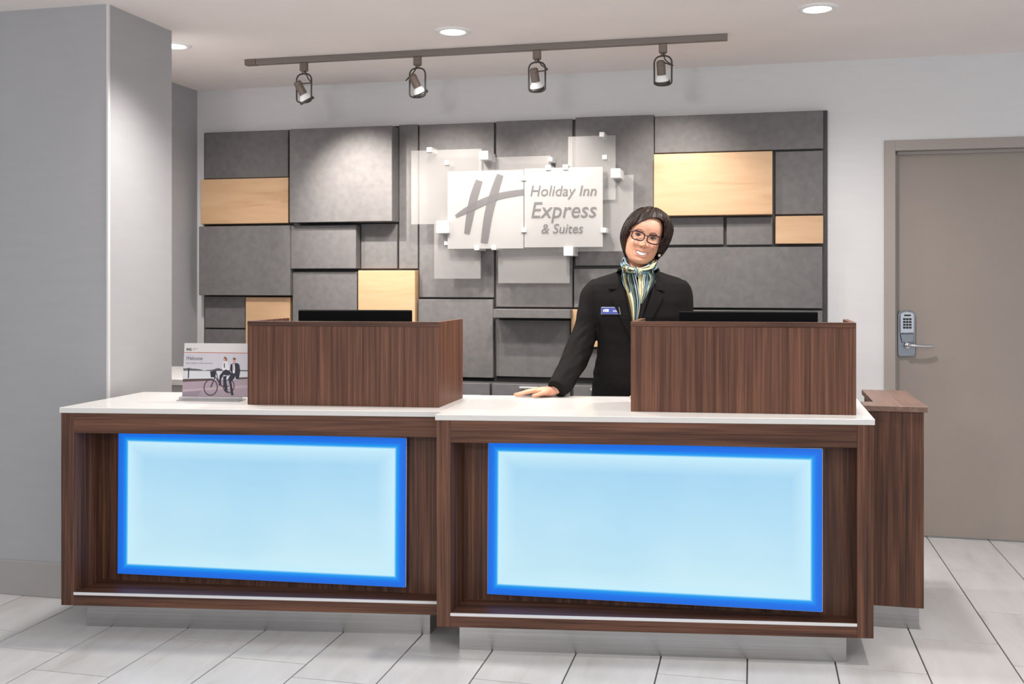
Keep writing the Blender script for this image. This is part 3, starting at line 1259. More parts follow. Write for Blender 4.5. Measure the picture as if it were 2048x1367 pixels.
X1 = XR_
pp('head', [(130, 160), (X1, 160), (X1, 322), (130, 322)])
pp('red', [(130, 322), (X1, 326), (X1, 338), (130, 334)])
pp('water', [(130, 655), (X1, 655), (X1, 800), (130, 800)])
pp('tree', [(130, 612), (180, 622), (220, 606), (300, 620), (380, 624), (470, 636), (520, 655), (580, 645), (640, 640), (700, 632), (760, 612), (810, 606), (840, 630), (900, 640), (X1, 638), (X1, 660), (130, 660)])
pp('road', [(130, 845), (X1, 800), (X1, 1125), (130, 1125)])
pp('road2', [(130, 1000), (X1, 905), (X1, 950), (130, 1040)])
pp('road3', [(130, 1050), (500, 1010), (420, 1125), (130, 1125)])
pp('kerb', [(130, 812), (700, 795), (700, 832), (130, 862)])
pp('kerb', [(1180, 772), (X1, 762), (X1, 795), (1180, 806)])
pp('black', [(220, 628), (244, 628), (242, 795), (222, 795)])
pring('tyre', 665, 955, 135, 152, 20)
pring('tyre', 1005, 930, 110, 125, 18)
pp('black', [(640, 665), (760, 655), (745, 775), (660, 775)])
for a, b, q in (((735, 780), (665, 955), 22), ((745, 770), (880, 940), 20), ((760, 690), (800, 820), 16), ((880, 940), (1005, 930), 16), ((800, 820), (860, 900), 14), ((720, 650), (860, 625), 14)):
    pline('plum', a, b, q)
pp('white', [(880, 490), (960, 480), (985, 540), (1010, 640), (940, 660), (870, 640), (860, 590)])
pp('black', [(893, 520), (912, 520), (915, 600), (898, 600)])
pp('navy', [(930, 630), (1000, 650), (1050, 700), (1000, 740), (900, 730), (860, 800), (855, 920), (815, 920), (825, 740), (880, 670)])
pp('navy', [(890, 760), (960, 740), (950, 820), (990, 1000), (940, 1020), (900, 880)])
pp('skin', [(890, 420), (925, 410), (935, 460), (905, 490), (880, 460)])
pp('hair', [(885, 412), (920, 400), (950, 430), (955, 470), (935, 480), (925, 440), (900, 425)])
pp('navy', [(1025, 540), (1060, 520), (1150, 512), (1190, 545), (1210, 650), (1190, 805), (1130, 800), (1110, 705), (1050, 700), (1015, 620)])
pp('white', [(1060, 530), (1100, 525), (1110, 600), (1110, 712), (1070, 700), (1065, 600)])
pp('tie', [(1078, 535), (1090, 535), (1086, 640), (1076, 640)])
pp('navy', [(1040, 690), (1130, 700), (1110, 780), (1050, 850), (1085, 1000), (1100, 1085), (1055, 1085), (1020, 900), (990, 800)])
pp('skin', [(1068, 440), (1110, 440), (1108, 500), (1085, 515), (1066, 490)])
pp('hair', [(1062, 430), (1085, 412), (1115, 425), (1118, 470), (1108, 455), (1066, 450)])
pp('black', [(1000, 1020), (930, 1000), (940, 1030), (1000, 1045)])
pp('black', [(1050, 1070), (1105, 1070), (1105, 1090), (1055, 1092)])
for y, x0_, x1_, q in ((258, 290, 395, 9), (283, 290, 350, 7)):
    pline('faint', (x0_, y), (x1_, y), q)
xx = 175
for wdt in (62, 20, 95, 28, 78, 70, 84):
    pline('faint', (xx, 523), (xx + wdt, 523), 17)
    xx += wdt + 12
pr = obj('printed_picture', pm, pmats, card)


def card_text(body, x0, x1, yt, yb, key, shear, off=.0):
    me = text_mesh(body, shear, off)
    mnx, mxx = min(v.co.x for v in me.vertices), max(v.co.x for v in me.vertices)
    mxy = max(v.co.y for v in me.vertices)
    for v in me.vertices:
        f, g = (v.co.x - mnx) / (mxx - mnx), v.co.y / mxy
        v.co = kc(x0 + (x1 - x0) * f, yb + (yt - yb) * g, .0016 + (.0002 if v.co.z > 0 else 0))
    return obj('printed_words', me, PRN[key], card)


card_text('IHG', 178, 272, 248, 296, 'black', 0, .02)
card_text('Welcome', 180, 490, 400, 466, 'text', .3)
# ------------------------------------------------------------------ the receptionist
TP = 4.50                                            # how far she stands
KP = TP / F                                          # metres per photograph pixel at that distance
rx, rz_ = T(1278, 600, TP).x, 0
person = thing('person', 'smiling person with dark bob, glasses and black blazer, one hand flat on the right desk', 'person', (rx, TP, 0), 0)
t = NT('skin')
at = t.n('ShaderNodeVertexColor', layer_name='tone')
v = t.coords((1, 1, 1))
nz = t.noise(v, 60, 3)
mxn = t.n('ShaderNodeMix', data_type='RGBA', blend_type='MULTIPLY')
mxn.inputs[0].default_value = 1
t.l(at.outputs[0], mxn.inputs[6])
t.l(t.ramp(nz, [(.3, (.93, .92, .92)), (.7, (1.05, 1.04, 1.04))]), mxn.inputs[7])
t.l(mxn.outputs[2], t.b.inputs['Base Color'])
t.b.inputs['Roughness'].default_value = .48
t.b.inputs['Subsurface Weight'].default_value = .08
t.b.inputs['Subsurface Radius'].default_value = (.010, .004, .002)
M['skin'] = t.m
M['blazer'] = mottled('black_wool', (.0100, .0092, .0090), .15, 90, .85, 900, .2, .16, (1, 1, 1), 0)
M['trouser'] = plain('black_trouser', (.012, .012, .012), .8)
M['eyewhite'] = plain('eye_white', (.72, .70, .68), .25)
M['iris'] = plain('dark_iris', (.012, .007, .005), .2)
M['teeth'] = plain('teeth', (.86, .82, .76), .3)
M['specs'] = plain('plum_spectacle_frame', (.035, .008, .016), .25)
M['brow'] = plain('brow_hair', (.14, .066, .042), .8)
M['lash_lid_shade'] = plain('lash_lid_shade', (.012, .007, .006), .7)
M['pearl'] = plain('pearl', (.8, .76, .7), .2)
M['badge'] = plain('badge_blue', (.065, .085, .36), .35)
M['badge_rim'] = plain('badge_rim', (.5, .52, .62), .3, .5)
M['badge_mark'] = plain('badge_mark', (.75, .77, .85), .4)
t = NT('dark_hair')
v = t.coords((1, 1, 1))
uvn = t.n('ShaderNodeUVMap')
mp = t.n('ShaderNodeMapping')
mp.inputs['Scale'].default_value = (160, 1.6, 1)
t.l(uvn.outputs[0], mp.inputs['Vector'])
hn = t.noise(mp.outputs[0], 1.0, 4, .2)
t.l(t.ramp(hn, [(.3, (.006, .0032, .0026)), (.52, (.020, .0095, .007)), (.70, (.095, .043, .027))]), t.b.inputs['Base Color'])
t.b.inputs['Roughness'].default_value = .46
t.b.inputs['Specular IOR Level'].default_value = .28
t.bump(hn, .35, .002)
M['hair'] = t.m


def Pp(px, py, dt=0.0):
    return T(px, py, TP + dt)


# ---- head frame: eye middle, tilted to image right, turned a little to image left
TILT, TURN, NOD = math.radians(14.5), math.radians(-1.5), math.radians(-2)
HO = Pp(1291.6, 475.3, -.095) + Vector((0, .080, 0))
# local axes: X image right, Y towards the camera, Z up  ->  world (x, -y, z)
Rm = Matrix.Rotation(TILT, 3, 'Y') @ Matrix.Rotation(TURN, 3, 'Z') @ Matrix.Rotation(NOD, 3, 'X')
HS = 1.0


def H(x, y, z):
    return HO + Rm @ Vector((x, -y, z)) * HS


def H_inv(p):
    q = Rm.inverted() @ (p - HO) / HS
    return q.x, -q.y, q.z


WT = [(-.119, .012), (-.116, .022), (-.108, .038), (-.095, .0505), (-.078, .0615), (-.05, .0700), (-.02, .0745), (.01, .0760), (.04, .076), (.07, .071), (.09, .060), (.106, .042), (.116, .022), (.119, .006)]
FT = [(-.119, .066), (-.116, .073), (-.108, .080), (-.095, .083), (-.078, .084), (-.05, .087), (-.02, .087), (.01, .085), (.04, .089), (.07, .081), (.09, .067), (.106, .046), (.116, .025), (.119, .006)]
BT = [(-.119, -.045), (-.116, -.03), (-.108, .0), (-.095, .03), (-.078, .055), (-.05, .074), (-.02, .088), (.01, .096), (.04, .099), (.07, .091), (.09, .075), (.106, .052), (.116, .027), (.119, .006)]


def g(x, z, cx, cz, sx, sz):
    return math.exp(-((x - cx) / sx) ** 2 - ((z - cz) / sz) ** 2)


def mouth_line(x):
    return -.0750 + 12.5 * x * x


def feature(x, z):
    """how far the face stands forward of the plain head at (x, z)"""
    d = 0.0
    # nose
    if abs(x) < .04:
        br = .015 * max(0, min(1, (.012 - z) / .045)) if -.045 < z < .012 else 0
        d += br * math.exp(-(x / .0085) ** 2)
        d += .010 * g(x, z, 0, -.036, .0105, .0085)
        for s in (-1, 1):
            d += .0095 * g(x, z, s * .0130, -.0395, .0062, .0062)
            d -= .006 * g(x, z, s * .0075, -.0470, .0048, .0028)
    for s in (-1, 1):
        d -= .0085 * g(x, z, s * .031, .000, .016, .011)
        d += .0040 * g(x, z, s * .032, .020, .020, .007)
        d += .0095 * g(x, z, s * .042, -.036, .020, .016)     # smiling cheeks
        nx = .023 + .34 * max(0, -.040 - z)                  # smile crease
        if -.078 < z < -.036:
            d -= .0018 * math.exp(-((x * s - nx) / .0034) ** 2) * math.sin(PI * (-.036 - z) / .042)
    ml = mouth_line(x)
    if abs(x) < .036:
        wmx = max(0.0, 1 - (abs(x) / .031) ** 3)
        d += .0034 * wmx * math.exp(-((z - ml - .0095) / .0036) ** 2)
        d += .0046 * wmx * math.exp(-((z - ml + .0110) / .0044) ** 2)
        half = .0078 * max(0.0, 1 - (abs(x) / .027) ** 2.2)
        if half > .0005:
            d -= .0105 * math.exp(-((z - ml) / half) ** 4)
    d += .0050 * g(x, z, 0, -.104, .017, .010)
    d -= .0025 * g(x, z, 0, -.0925, .02, .004)
    return d


def head_bm(bm):
    zs = []
    n = 150
    for i in range(n + 1):
        zs.append(.119 * math.sin(-PI / 2 * .985 + PI * .985 * i / n))
    rings = []
    for z in zs:
        wv, fv, bv = smooth_table(WT, z), smooth_table(FT, z), smooth_table(BT, z)
        yc = (fv - bv) / 2
        yr = (fv + bv) / 2
        ring = []
        m = 220
        for j in range(m):
            a = 2 * PI * j / m
            # denser at the front
            a = a - .42 * math.sin(a)
            s, c = math.sin(a), math.cos(a)
            x = wv * math.copysign(abs(s) ** .92, s)
            y = yc + yr * math.copysign(abs(c) ** .92, c)
            wfront = max(0, min(1, (c - .05) / .3))
            y += feature(x, z) * wfront
            ring.append(H(x, y, z))
        rings.append(ring)
    loft(bm, rings)


def ell_ring(c, rxv, ryv, n=28, e=1.0):
    out = []
    for j in range(n):
        a = 2 * PI * j / n
        s, q = math.sin(a), math.cos(a)
        out.append(Vector(c) + Vector(rxv) * math.copysign(abs(q) ** e, q) + Vector(ryv) * math.copysign(abs(s) ** e, s))
    return out


# torso rows: y px, left px, right px, front offset, back offset
TORSO = [(533, 1249, 1307, -.050, .070), (541, 1240, 1315, -.062, .085), (548, 1222, 1334, -.075, .095), (556, 1194, 1361, -.088, .105), (566, 1178, 1374, -.102, .112),
         (580, 1176, 1376, -.116, .115), (605, 1182, 1372, -.132, .115), (632, 1188, 1368, -.138, .110), (660, 1193, 1363, -.128, .100), (690, 1194, 1362, -.114, .095),
         (715, 1192, 1364, -.112, .100), (745, 1187, 1369, -.116, .115), (790, 1183, 1374, -.120, .125), (830, 1182, 1376, -.118, .125)]


def torso_bm(bm, shrink=0.0, upto=900, z_from=0):
    rings = []
    for y, l, r, f, b in TORSO:
        if y > upto or y < z_from:
            continue
        c = Pp((l + r) / 2, y)
        c.y += (f + b) / 2
        rings.append(ell_ring(c, ((r - l) / 2 * KP - shrink, 0, 0), (0, (b - f) / 2 - shrink, 0), 40, .86))
    loft(bm, rings)


def limb_bm(bm, pts, shrink=0.0, n=22):
    """pts: (px, py, dt, r px, depth ratio)"""
    P3 = [T(p[0], p[1], TP + p[2]) for p in pts]
    c = bez(P3, 6)
    m = len(pts) - 1
    rt = [(i / m, p[3] * KP) for i, p in enumerate(pts)]
    dt = [(i / m, p[4]) for i, p in enumerate(pts)]
    rings = []
    k = len(c) - 1
    for i, p in enumerate(c):
        tv = (c[min(i + 1, k)] - c[max(i - 1, 0)]).normalized()
        y = Vector((0, 1, 0))
        y = (y - tv * y.dot(tv)).normalized()
        x = y.cross(tv)
        r = smooth_table(rt, i / k) - shrink
        rings.append(ell_ring(p, x * r, y * r * lerp_table(dt, i / k), n))
    loft(bm, rings)


ARM_L = [(1204, 574, .01, 24, 1.0), (1189, 590, .01, 27.5, .95), (1180, 620, .0, 25, 1.0), (1174, 650, -.01, 25, 1.0), (1165, 680, -.03, 26, 1.0), (1154, 708, -.07, 26, 1.0),
         (1142, 733, -.12, 25, .95), (1129, 758, -.172, 23.5, .95), (1113, 778.5, -.222, 19, 1.0)]
ARM_R = [(1350, 574, .01, 24, 1.0), (1361, 590, .01, 25.5, .95), (1364, 620, .0, 22.5, 1.0), (1366, 650, .0, 22, 1.0), (1368, 685, .0, 23, 1.0), (1362, 712, -.05, 22, 1.0),
         (1348, 735, -.12, 20, 1.0), (1328, 752, -.20, 17, .95)]


def wrist_axis():
    return T(1105, 783, TP - .222)


# ---- hand: her right hand flat on the desk, fingers to image left, thumb to the camera
def hand_bm(bm, wrist, along, across, up, s=1.0, flip=1):
    """along: to the finger tips, across: towards the thumb"""
    A, C, U = Vector(along).normalized(), Vector(across).normalized(), Vector(up)

    def q(a, c, u):
        return Vector(wrist) + (A * a + C * c * flip + U * u) * s

    def chain(pts, n=14, flat_=.86):
        k = len(pts)
        cs = bez([q(*p[:3]) for p in pts], 5)
        rt = [(i / (k - 1), p[3]) for i, p in enumerate(pts)]
        rings = []
        for i, p in enumerate(cs):
            tv = (cs[min(i + 1, len(cs) - 1)] - cs[max(i - 1, 0)]).normalized()
            x = tv.cross(U)
            x = x.normalized() if x.length > 1e-4 else C
            y = x.cross(tv).normalized()
            r = smooth_table(rt, i / (len(cs) - 1)) * s
            rings.append(ell_ring(p, x * r, y * r * flat_, n))
        # rounded end
        e = rings[-1]
        ctr = sum(e, Vector()) / len(e)
        tv = (cs[-1] - cs[-2]).normalized()
        for f, o_ in ((.85, .35), (.55, .7), (.2, .92)):
            rr = smooth_table(rt, 1) * s
            rings.append([ctr + (p - ctr) * f + tv * rr * o_ for p in e])
        loft(bm, rings)
    # palm
    rings = []
    for a, c0, c1, u0, u1 in ((-.026, -.017, .017, .012, .034), (-.012, -.023, .024, .005, .040), (.005, -.029, .030, .001, .043), (.03, -.036, .036, .000, .041), (.055, -.039, .037, .003, .039), (.078, -.037, .036, .009, .034), (.088, -.033, .032, .012, .029)):
        rings.append(ell_ring(q(a, (c0 + c1) / 2, (u0 + u1) / 2), C * flip * (c1 - c0) / 2 * s, U * (u1 - u0) / 2 * s, 26, .8))
    loft(bm, rings)
    # index (thumb side) to little finger
    chain([(.070, .027, .0245, .0105), (.092, .030, .0225, .0098), (.116, .035, .0165, .0086), (.136, .038, .0105, .0080), (.152, .040, .0072, .0066)])
    chain([(.070, .009, .0250, .0108), (.096, .010, .0235, .0099), (.124, .0115, .0170, .0087), (.146, .013, .0105, .0081), (.163, .014, .0074, .0067)])
    chain([(.068, -.009, .0240, .0104), (.092, -.011, .0225, .0094), (.117, -.0145, .0160, .0083), (.137, -.017, .0100, .0077), (.152, -.019, .0072, .0064)])
    chain([(.062, -.026, .0215, .0096), (.080, -.031, .0195, .0084), (.098, -.037, .0140, .0074), (.112, -.042, .0090, .0068), (.124, -.046, .0066, .0056)])
    # thumb from the side of the palm near its base
    chain([(.012, .018, .022, .0140), (.030, .037, .020, .0122), (.050, .054, .0150, .0100), (.066, .063, .0108, .0090), (.080, .069, .0084, .0076)])


bm = bmnew()
head_bm(bm)
# neck
nk = [Pp(1281, 500, .035), Pp(1279, 522, .03), Pp(1277, 538, .012), Pp(1277, 552, .005)]
rr = [.056, .053, .056, .070]
loft(bm, [ell_ring(p, (r, 0, 0), (0, r * 1.02, 0), 32) for p, r in zip(nk, rr)])
torso_bm(bm, .012)
SH = .007
limb_bm(bm, ARM_L, .021)
limb_bm(bm, ARM_R, .010)
wl = T(1106, 786, TP - .204)
wl.z = HC + .002
hand_bm(bm, wl, (-1, .10, 0), (-.10, -1, 0), (0, 0, 1), .98)
wr = T(1322, 764, TP - .225)
wr.z = HC + .002
hand_bm(bm, wr, (-.75, -.65, 0), (-.65, .75, 0), (0, 0, 1), .95)
# legs
for s in (-1, 1):
    xs = rx + s * .085
    rings = []
    for z, r, dy in ((.93, .088, .01), (.80, .082, .005), (.65, .070, 0), (.50, .056, -.005), (.46, .053, -.005), (.33, .050, .012), (.20, .038, .01), (.09, .030, .005), (.035, .032, 0)):
        rings.append(ell_ring((xs, TP + dy, z), (r, 0, 0), (0, r * 1.05, 0), 24))
    loft(bm, rings)
    ellipsoid(bm, (xs, TP - .055, .035), (.036, 0, 0), (0, .105, 0), (0, 0, .030))
body_me = remesh(bm, .0024, 2)

# skin tones per point, with nostril and mouth shade painted dark
SK = (.72, .365, .235)
ca = body_me.color_attributes.new('tone', 'FLOAT_COLOR', 'POINT')
for i, vtx in enumerate(body_me.vertices):
    x, y, z = H_inv(vtx.co)
    c = list(SK)
    if y > .02 and -.13 < z < .13:
        def mixc(tgt, k):
            for j in range(3):
                c[j] += (tgt[j] - c[j]) * k
        for s in (-1, 1):
            mixc((.66, .27, .17), .45 * g(x, z, s * .044, -.032, .020, .018))
        mixc((.74, .46, .34), .5 * g(x, z, .01, .06, .05, .03))
        for s in (-1, 1):
            mixc((.10, .03, .02), .85 * g(x, z, s * .0078, -.0475, .0042, .0024))
        ml = mouth_line(x)
        if abs(x) < .034:
            w_ = max(0.0, 1 - (abs(x) / .033) ** 4)
            half = .0078 * max(0.0, 1 - (abs(x) / .027) ** 2.2)
            up, lo_ = z - ml, ml - z
            if half - .001 < up < half + .0052 * w_ or half - .001 < lo_ < half + .0075 * w_:
                mixc((.56, .20, .17), .75)
            elif abs(z - ml) < half:
                mixc((.10, .02, .02), .9)
    ca.data[i].color = (c[0], c[1], c[2], 1)
body = obj('body', body_me, M['skin'], person, None, True)

# ---- face details
FT_BVH = BVHTree.FromPolygons([v.co + Vector((rx, TP, 0)) for v in body_me.vertices], [p.vertices for p in body_me.polygons])


def face_pt(x, z, off=0.0):
    """point on the face surface at head coordinates (x, z)"""
    o_ = H(x, .3, z)
    dr = (H(x, 0, z) - o_).normalized()
    h, n_, i_, d_ = FT_BVH.ray_cast(o_, dr)
    return (h if h is not None else H(x, .08, z)) - dr * off


for s in (-1, 1):
    c = face_pt(s * .0315, .0020, -.0035)
    ex = (Rm @ Vector((.0135, 0, 0)))
    ey = (Rm @ Vector((0, -.0075, 0)))
    ez = (Rm @ Vector((0, 0, .0032)))
    bm = bmnew()
    ellipsoid(bm, c, ex, ey, ez, 20, 10)
    e = obj('eye', bm, M['eyewhite'], person, smooth=True)
    bm = bmnew()
    ellipsoid(bm, c + Rm @ Vector((-.001, -.0040, 0)), ex * .52, ey * .62, ez * 1.05, 16, 8)
    obj('iris', bm, M['iris'], e, smooth=True)
    bm = bmnew()
    lid = [c + Rm @ Vector((a, -.0066 - .002 * (1 - (a / .016) ** 2), .0040 * (1 - (a / .0165) ** 2) + .0006 + .0018 * (a * s / .016))) for a in (-.0155, -.011, -.005, 0, .005, .011, .0155)]
    tube(bm, bez(lid, 4), [.0013 + .0023 * math.sin(PI * min(1, i / 24)) for i in range(25)], 6)
    obj('eyelash', bm, M['lash_lid_shade'], person, smooth=True)  # upper lash, thick and dark to carry the lid's shade too
    bm = bmnew()
    lid = [c + Rm @ Vector((a, -.0058 - .002 * (1 - (a / .016) ** 2), -.0034 * (1 - (a / .0165) ** 2))) for a in (-.0145, -.008, 0, .008, .0145)]
    tube(bm, bez(lid, 4), .0009, 6)
    obj('eyelash', bm, M['brow'], person, smooth=True)
    bm = bmnew()
    bp = [face_pt(s * a, b, .0005) for a, b in ((.0135, .0195), (.022, .0238), (.032, .0262), (.041, .0245), (.0485, .0190))]
    tube(bm, bez(bp, 5), [.0015 + .0009 * math.sin(PI * i / 20) - .0007 * i / 20 for i in range(21)], 6)
    obj('eyebrow', bm, M['brow'], person, smooth=True)

# teeth: a curved row
bm = bmnew()
N_T = 10
for i in range(N_T):
    x0, x1 = -.0225 + .045 * i / N_T, -.0225 + .045 * (i + 1) / N_T
    for_ = []
    pts8 = []
    for yy in (0, 1):
        for (x, top) in ((x0 + .00007, 0), (x1 - .00007, 0), (x1 - .00007, 1), (x0 + .00007, 1)):
            ml = mouth_line(x)
            half = .0074 * max(0.0, 1 - (abs(x) / .0265) ** 2.2)
            z = ml + (half + .0016 if top else -half * .75)
            y = .0835 - 9.0 * x * x - (.004 if yy == 0 else 0)
            pts8.append((x, y, z))
    hexa(bm, [H(*pts8[0]), H(*pts8[1]), H(*pts8[5]), H(*pts8[4]), H(*pts8[3]), H(*pts8[2]), H(*pts8[6]), H(*pts8[7])])
obj('teeth', bm, M['teeth'], person)

# spectacles
sp = None
for s in (-1, 1):
    ring, lens = [], []
    for i in range(40):
        a = 2 * PI * i / 40
        cx_, sx_ = math.cos(a), math.sin(a)
        x = .0272 * math.copysign(abs(cx_) ** .62, cx_)
        z = .0186 * math.copysign(abs(sx_) ** .66, sx_)
        z += .0022 * (x / .0258) * 1 if z > 0 else 0
        xx_ = s * .0335 + x * s
        y = .1045 - .10 * abs(xx_) ** 1.5 * 3.2
        ring.append(H(xx_, y, -.0045 + z))
    bm = bmnew()
    tube(bm, ring, [.0037 if H_inv(p)[2] > 0.004 else .0027 for p in ring], 8, True)
    if sp is None:
        sp = obj('spectacles', bm, M['specs'], person, 'dark plum spectacles', smooth=True)
    else:
        obj('spectacle_rim', bm, M['specs'], sp, smooth=True)
    bm = bmnew()
    bm.faces.new([bm.verts.new(p) for p in ring])
    obj('spectacle_lens', bm, M['lensglass'], sp)
    bm = bmnew()
    tube(bm, [H(s * .0585, .083, .0085), H(s * .067, .078, .0095), H(s * .0745, .055, .009), H(s * .078, .0, .006)], .0021, 8)
    obj('temple', bm, M['specs'], sp, smooth=True)
bm = bmnew()
tube(bm, bez([H(-.0085, .0985, .002), H(0, .1035, .0048), H(.0085, .0985, .002)], 5), .0019, 8)
obj('bridge', bm, M['specs'], sp, smooth=True)

# earring
bm = bmnew()
pe = Pp(1318.5, 510.5, -.045)
ellipsoid(bm, pe, (.0062, 0, 0), (0, .0062, 0), (0, 0, .0065))
obj('earring', bm, M['pearl'], person, 'pearl earring', smooth=True)

# ---- hair: a side-parted short bob built along its strands
ZE = [(-180, -.092), (-130, -.094), (-100, -.098), (-84, -.096), (-74, -.090), (-64, -.080), (-58, -.050), (-51, .000), (-45, .026), (-36, .040), (-24, .057), (-10, .078),
      (5, .090), (14, .094), (28, .094), (37, .086), (44, .060), (50, .020), (56, -.020), (62, -.046), (74, -.056), (90, -.064), (115, -.088), (150, -.094), (180, -.092)]


def hair_pt(azd, t, off=0.0):
    az = math.radians(azd)
    ze = lerp_table(ZE, azd)
    sd, cdn = math.sin(az), math.cos(az)
    a_side = .099 + (.015 if sd > 0 else 0) * abs(sd)
    rx_ = a_side
    ry_ = .104 if cdn > 0 else .112
    top = .1435
    hr = 1 / math.sqrt((sd / rx_) ** 2 + (cdn / ry_) ** 2)
    total0 = 1.45
    lower = max(0.0, -ze) / .1
    ztot = total0 + lower
    q = t
    # split: above z=0 follows a super-ellipse, below hangs and tucks in
    if ze >= 0:
        el_end = math.asin(min(1, ze / top))
        el = PI / 2 + (el_end - PI / 2) * q
        z = top * math.sin(el)
        h = hr * max(0, 1 - (z / top) ** 2.3) ** (1 / 2.3)
    else:
        f0 = .58
        if q < f0:
            el = PI / 2 * (1 - q / f0)
            z = top * math.sin(el)
            h = hr * max(0, 1 - (max(0, z) / top) ** 2.3) ** (1 / 2.3)
        else:
            k = (q - f0) / (1 - f0)
            z = ze * k
            tuck = .46 if azd < 0 else .26
            h = hr * (1 - tuck * k ** 1.7)
    # parting offset: crown leans to image right
    x = h * sd + .012 * max(0, z / top) ** 2
    y = h * cdn - .008
    # volume on the upper right
    if sd > 0 and z > .02:
        x += .010 * sd * g(0, z, 0, .075, 1, .05)
    # groove at the parting
    return x, y, z


rng = random.Random(3)
ph = [(rng.uniform(20, 150), rng.uniform(0, 6.28), rng.uniform(.3, 1)) for _ in range(9)]
N_AZ, N_S = 420, 34
outer, inner = [], []
for i in range(N_AZ):
    azd = -180 + 360 * i / N_AZ
    jag = .0045 * noise.noise(Vector((azd * .22, 1.7, 0))) + .003 * noise.noise(Vector((azd * .6, 4.7, 0)))
    row, rin = [], []
    for k in range(N_S + 1):
        t_ = k / N_S
        tw = azd + (11 * t_ * (1 - .3 * t_) if -60 < azd < 40 else 4 * t_) * (1 if azd > 0 else -1) * .0
        x, y, z = hair_pt(azd, t_)
        gr = 0.0
        for f_, p_, a_ in ph:
            gr += a_ * math.sin(math.radians(azd) * f_ + p_ + 2.2 * t_)
        gr = gr * .00036 * min(1, t_ * 3) + (.0040 * noise.noise(Vector((azd * .06, t_ * 1.5, 9))) + .0050 * noise.noise(Vector((math.sin(math.radians(azd)) * 2.2, math.cos(math.radians(azd)) * 2.2, t_ * 3)))) * min(1, t_ * 2)
        dv = Vector((x, y, .35 * z)).normalized()
        x, y, z = Vector((x, y, z)) + dv * gr
        z += jag * t_ ** 3
        row.append(Vector((x, y, z)))
        th = .004 + .012 * math.sin(PI * min(1, t_ * .95)) * (1 - .35 * t_)
        thk = th if t_ < .98 else .002
        rin.append(Vector((x, y, z)) - dv * thk)
    outer.append(row)
    inner.append(rin)
bm = bmnew()
uvl = bm.loops.layers.uv.new('UVMap')
vo = [[bm.verts.new(H(*p)) for p in r[1:]] for r in outer]
vi = [[bm.verts.new(H(*p)) for p in r[1:]] for r in inner]


def hf(vs, uvs):
    f = bm.faces.new(vs)
    for lp_, c in zip(f.loops, uvs):
        lp_[uvl].uv = c


for i in range(N_AZ):
    j = (i + 1) % N_AZ
    ua, ub = i / N_AZ, (i + 1) / N_AZ
    for k in range(N_S - 1):
        va, vb = k / N_S, (k + 1) / N_S
        hf((vo[i][k], vo[i][k + 1], vo[j][k + 1], vo[j][k]), ((ua, va), (ua, vb), (ub, vb), (ub, va)))
        hf((vi[j][k], vi[j][k + 1], vi[i][k + 1], vi[i][k]), ((ub, va), (ub, vb), (ua, vb), (ua, va)))
    hf((vo[i][-1], vi[i][-1], vi[j][-1], vo[j][-1]), ((ua, 1), (ua, 1), (ub, 1), (ub, 1)))
ct, cb = bm.verts.new(H(.012, -.008, .1440)), bm.verts.new(H(.012, -.008, .139))
for i in range(N_AZ):
    j = (i + 1) % N_AZ
    hf((ct, vo[i][0], vo[j][0]), ((i / N_AZ, 0), (i / N_AZ, .03), ((i + 1) / N_AZ, .03)))
    hf((cb, vi[j][0], vi[i][0]), ((i / N_AZ, 0), (i / N_AZ, .03), ((i + 1) / N_AZ, .03)))
hair = obj('hair', bm, M['hair'], person, 'short dark brown side-parted hair', smooth=True)
# loose locks sweeping from the parting over the crown and down the sides
lb_ = bmnew()
uvl = lb_.loops.layers.uv.new('UVMap')
PART = (.028, .045, .135)
for q in range(300):
    side = -1 if q % 5 < 3 else 1
    a_end = rng.uniform(-150, -33) if side < 0 else rng.uniform(34, 150)
    k0 = rng.random()
    st_ = Vector((.024 + rng.uniform(-.004, .004), .062 - .13 * k0, 0))
    dirv = math.degrees(math.atan2(st_.x, st_.y + .008))
    pts = []
    m = 14
    lift = rng.uniform(.0004, .0030)
    for k in range(m + 1):
        t_ = k / m
        az_s = (side * 8 if k0 < .45 else side * (30 + 120 * (k0 - .45)))
        azd = az_s + (a_end - az_s) * min(1, t_ * 1.5) ** .8
        tt = .16 + (rng_end if False else .84) * t_
        x, y, z = hair_pt(azd, min(1, tt * 1.0))
        dv = Vector((x, y, .35 * z)).normalized()
        p = Vector((x, y, z)) + dv * (lift - .001 + .0025 * noise.noise(Vector((q * .7, t_ * 2.5, 0))))
        pts.append(H(*p))
    nb = len(lb_.faces)
    wv = rng.uniform(.0007, .0016)
    tube(lb_, pts, [wv * (.35 + .65 * math.sin(PI * (k + .6) / (m + 1.6))) for k in range(m + 1)], 6)
    lb_.faces.ensure_lookup_table()
    for f in lb_.faces[nb:]:
        for lp_ in f.loops:
            lp_[uvl].uv = (q * .0371 + .004 * (lp_.vert.index % 3), .5)
obj('hair_locks', lb_, M['hair'], hair, smooth=True, kind='stuff')

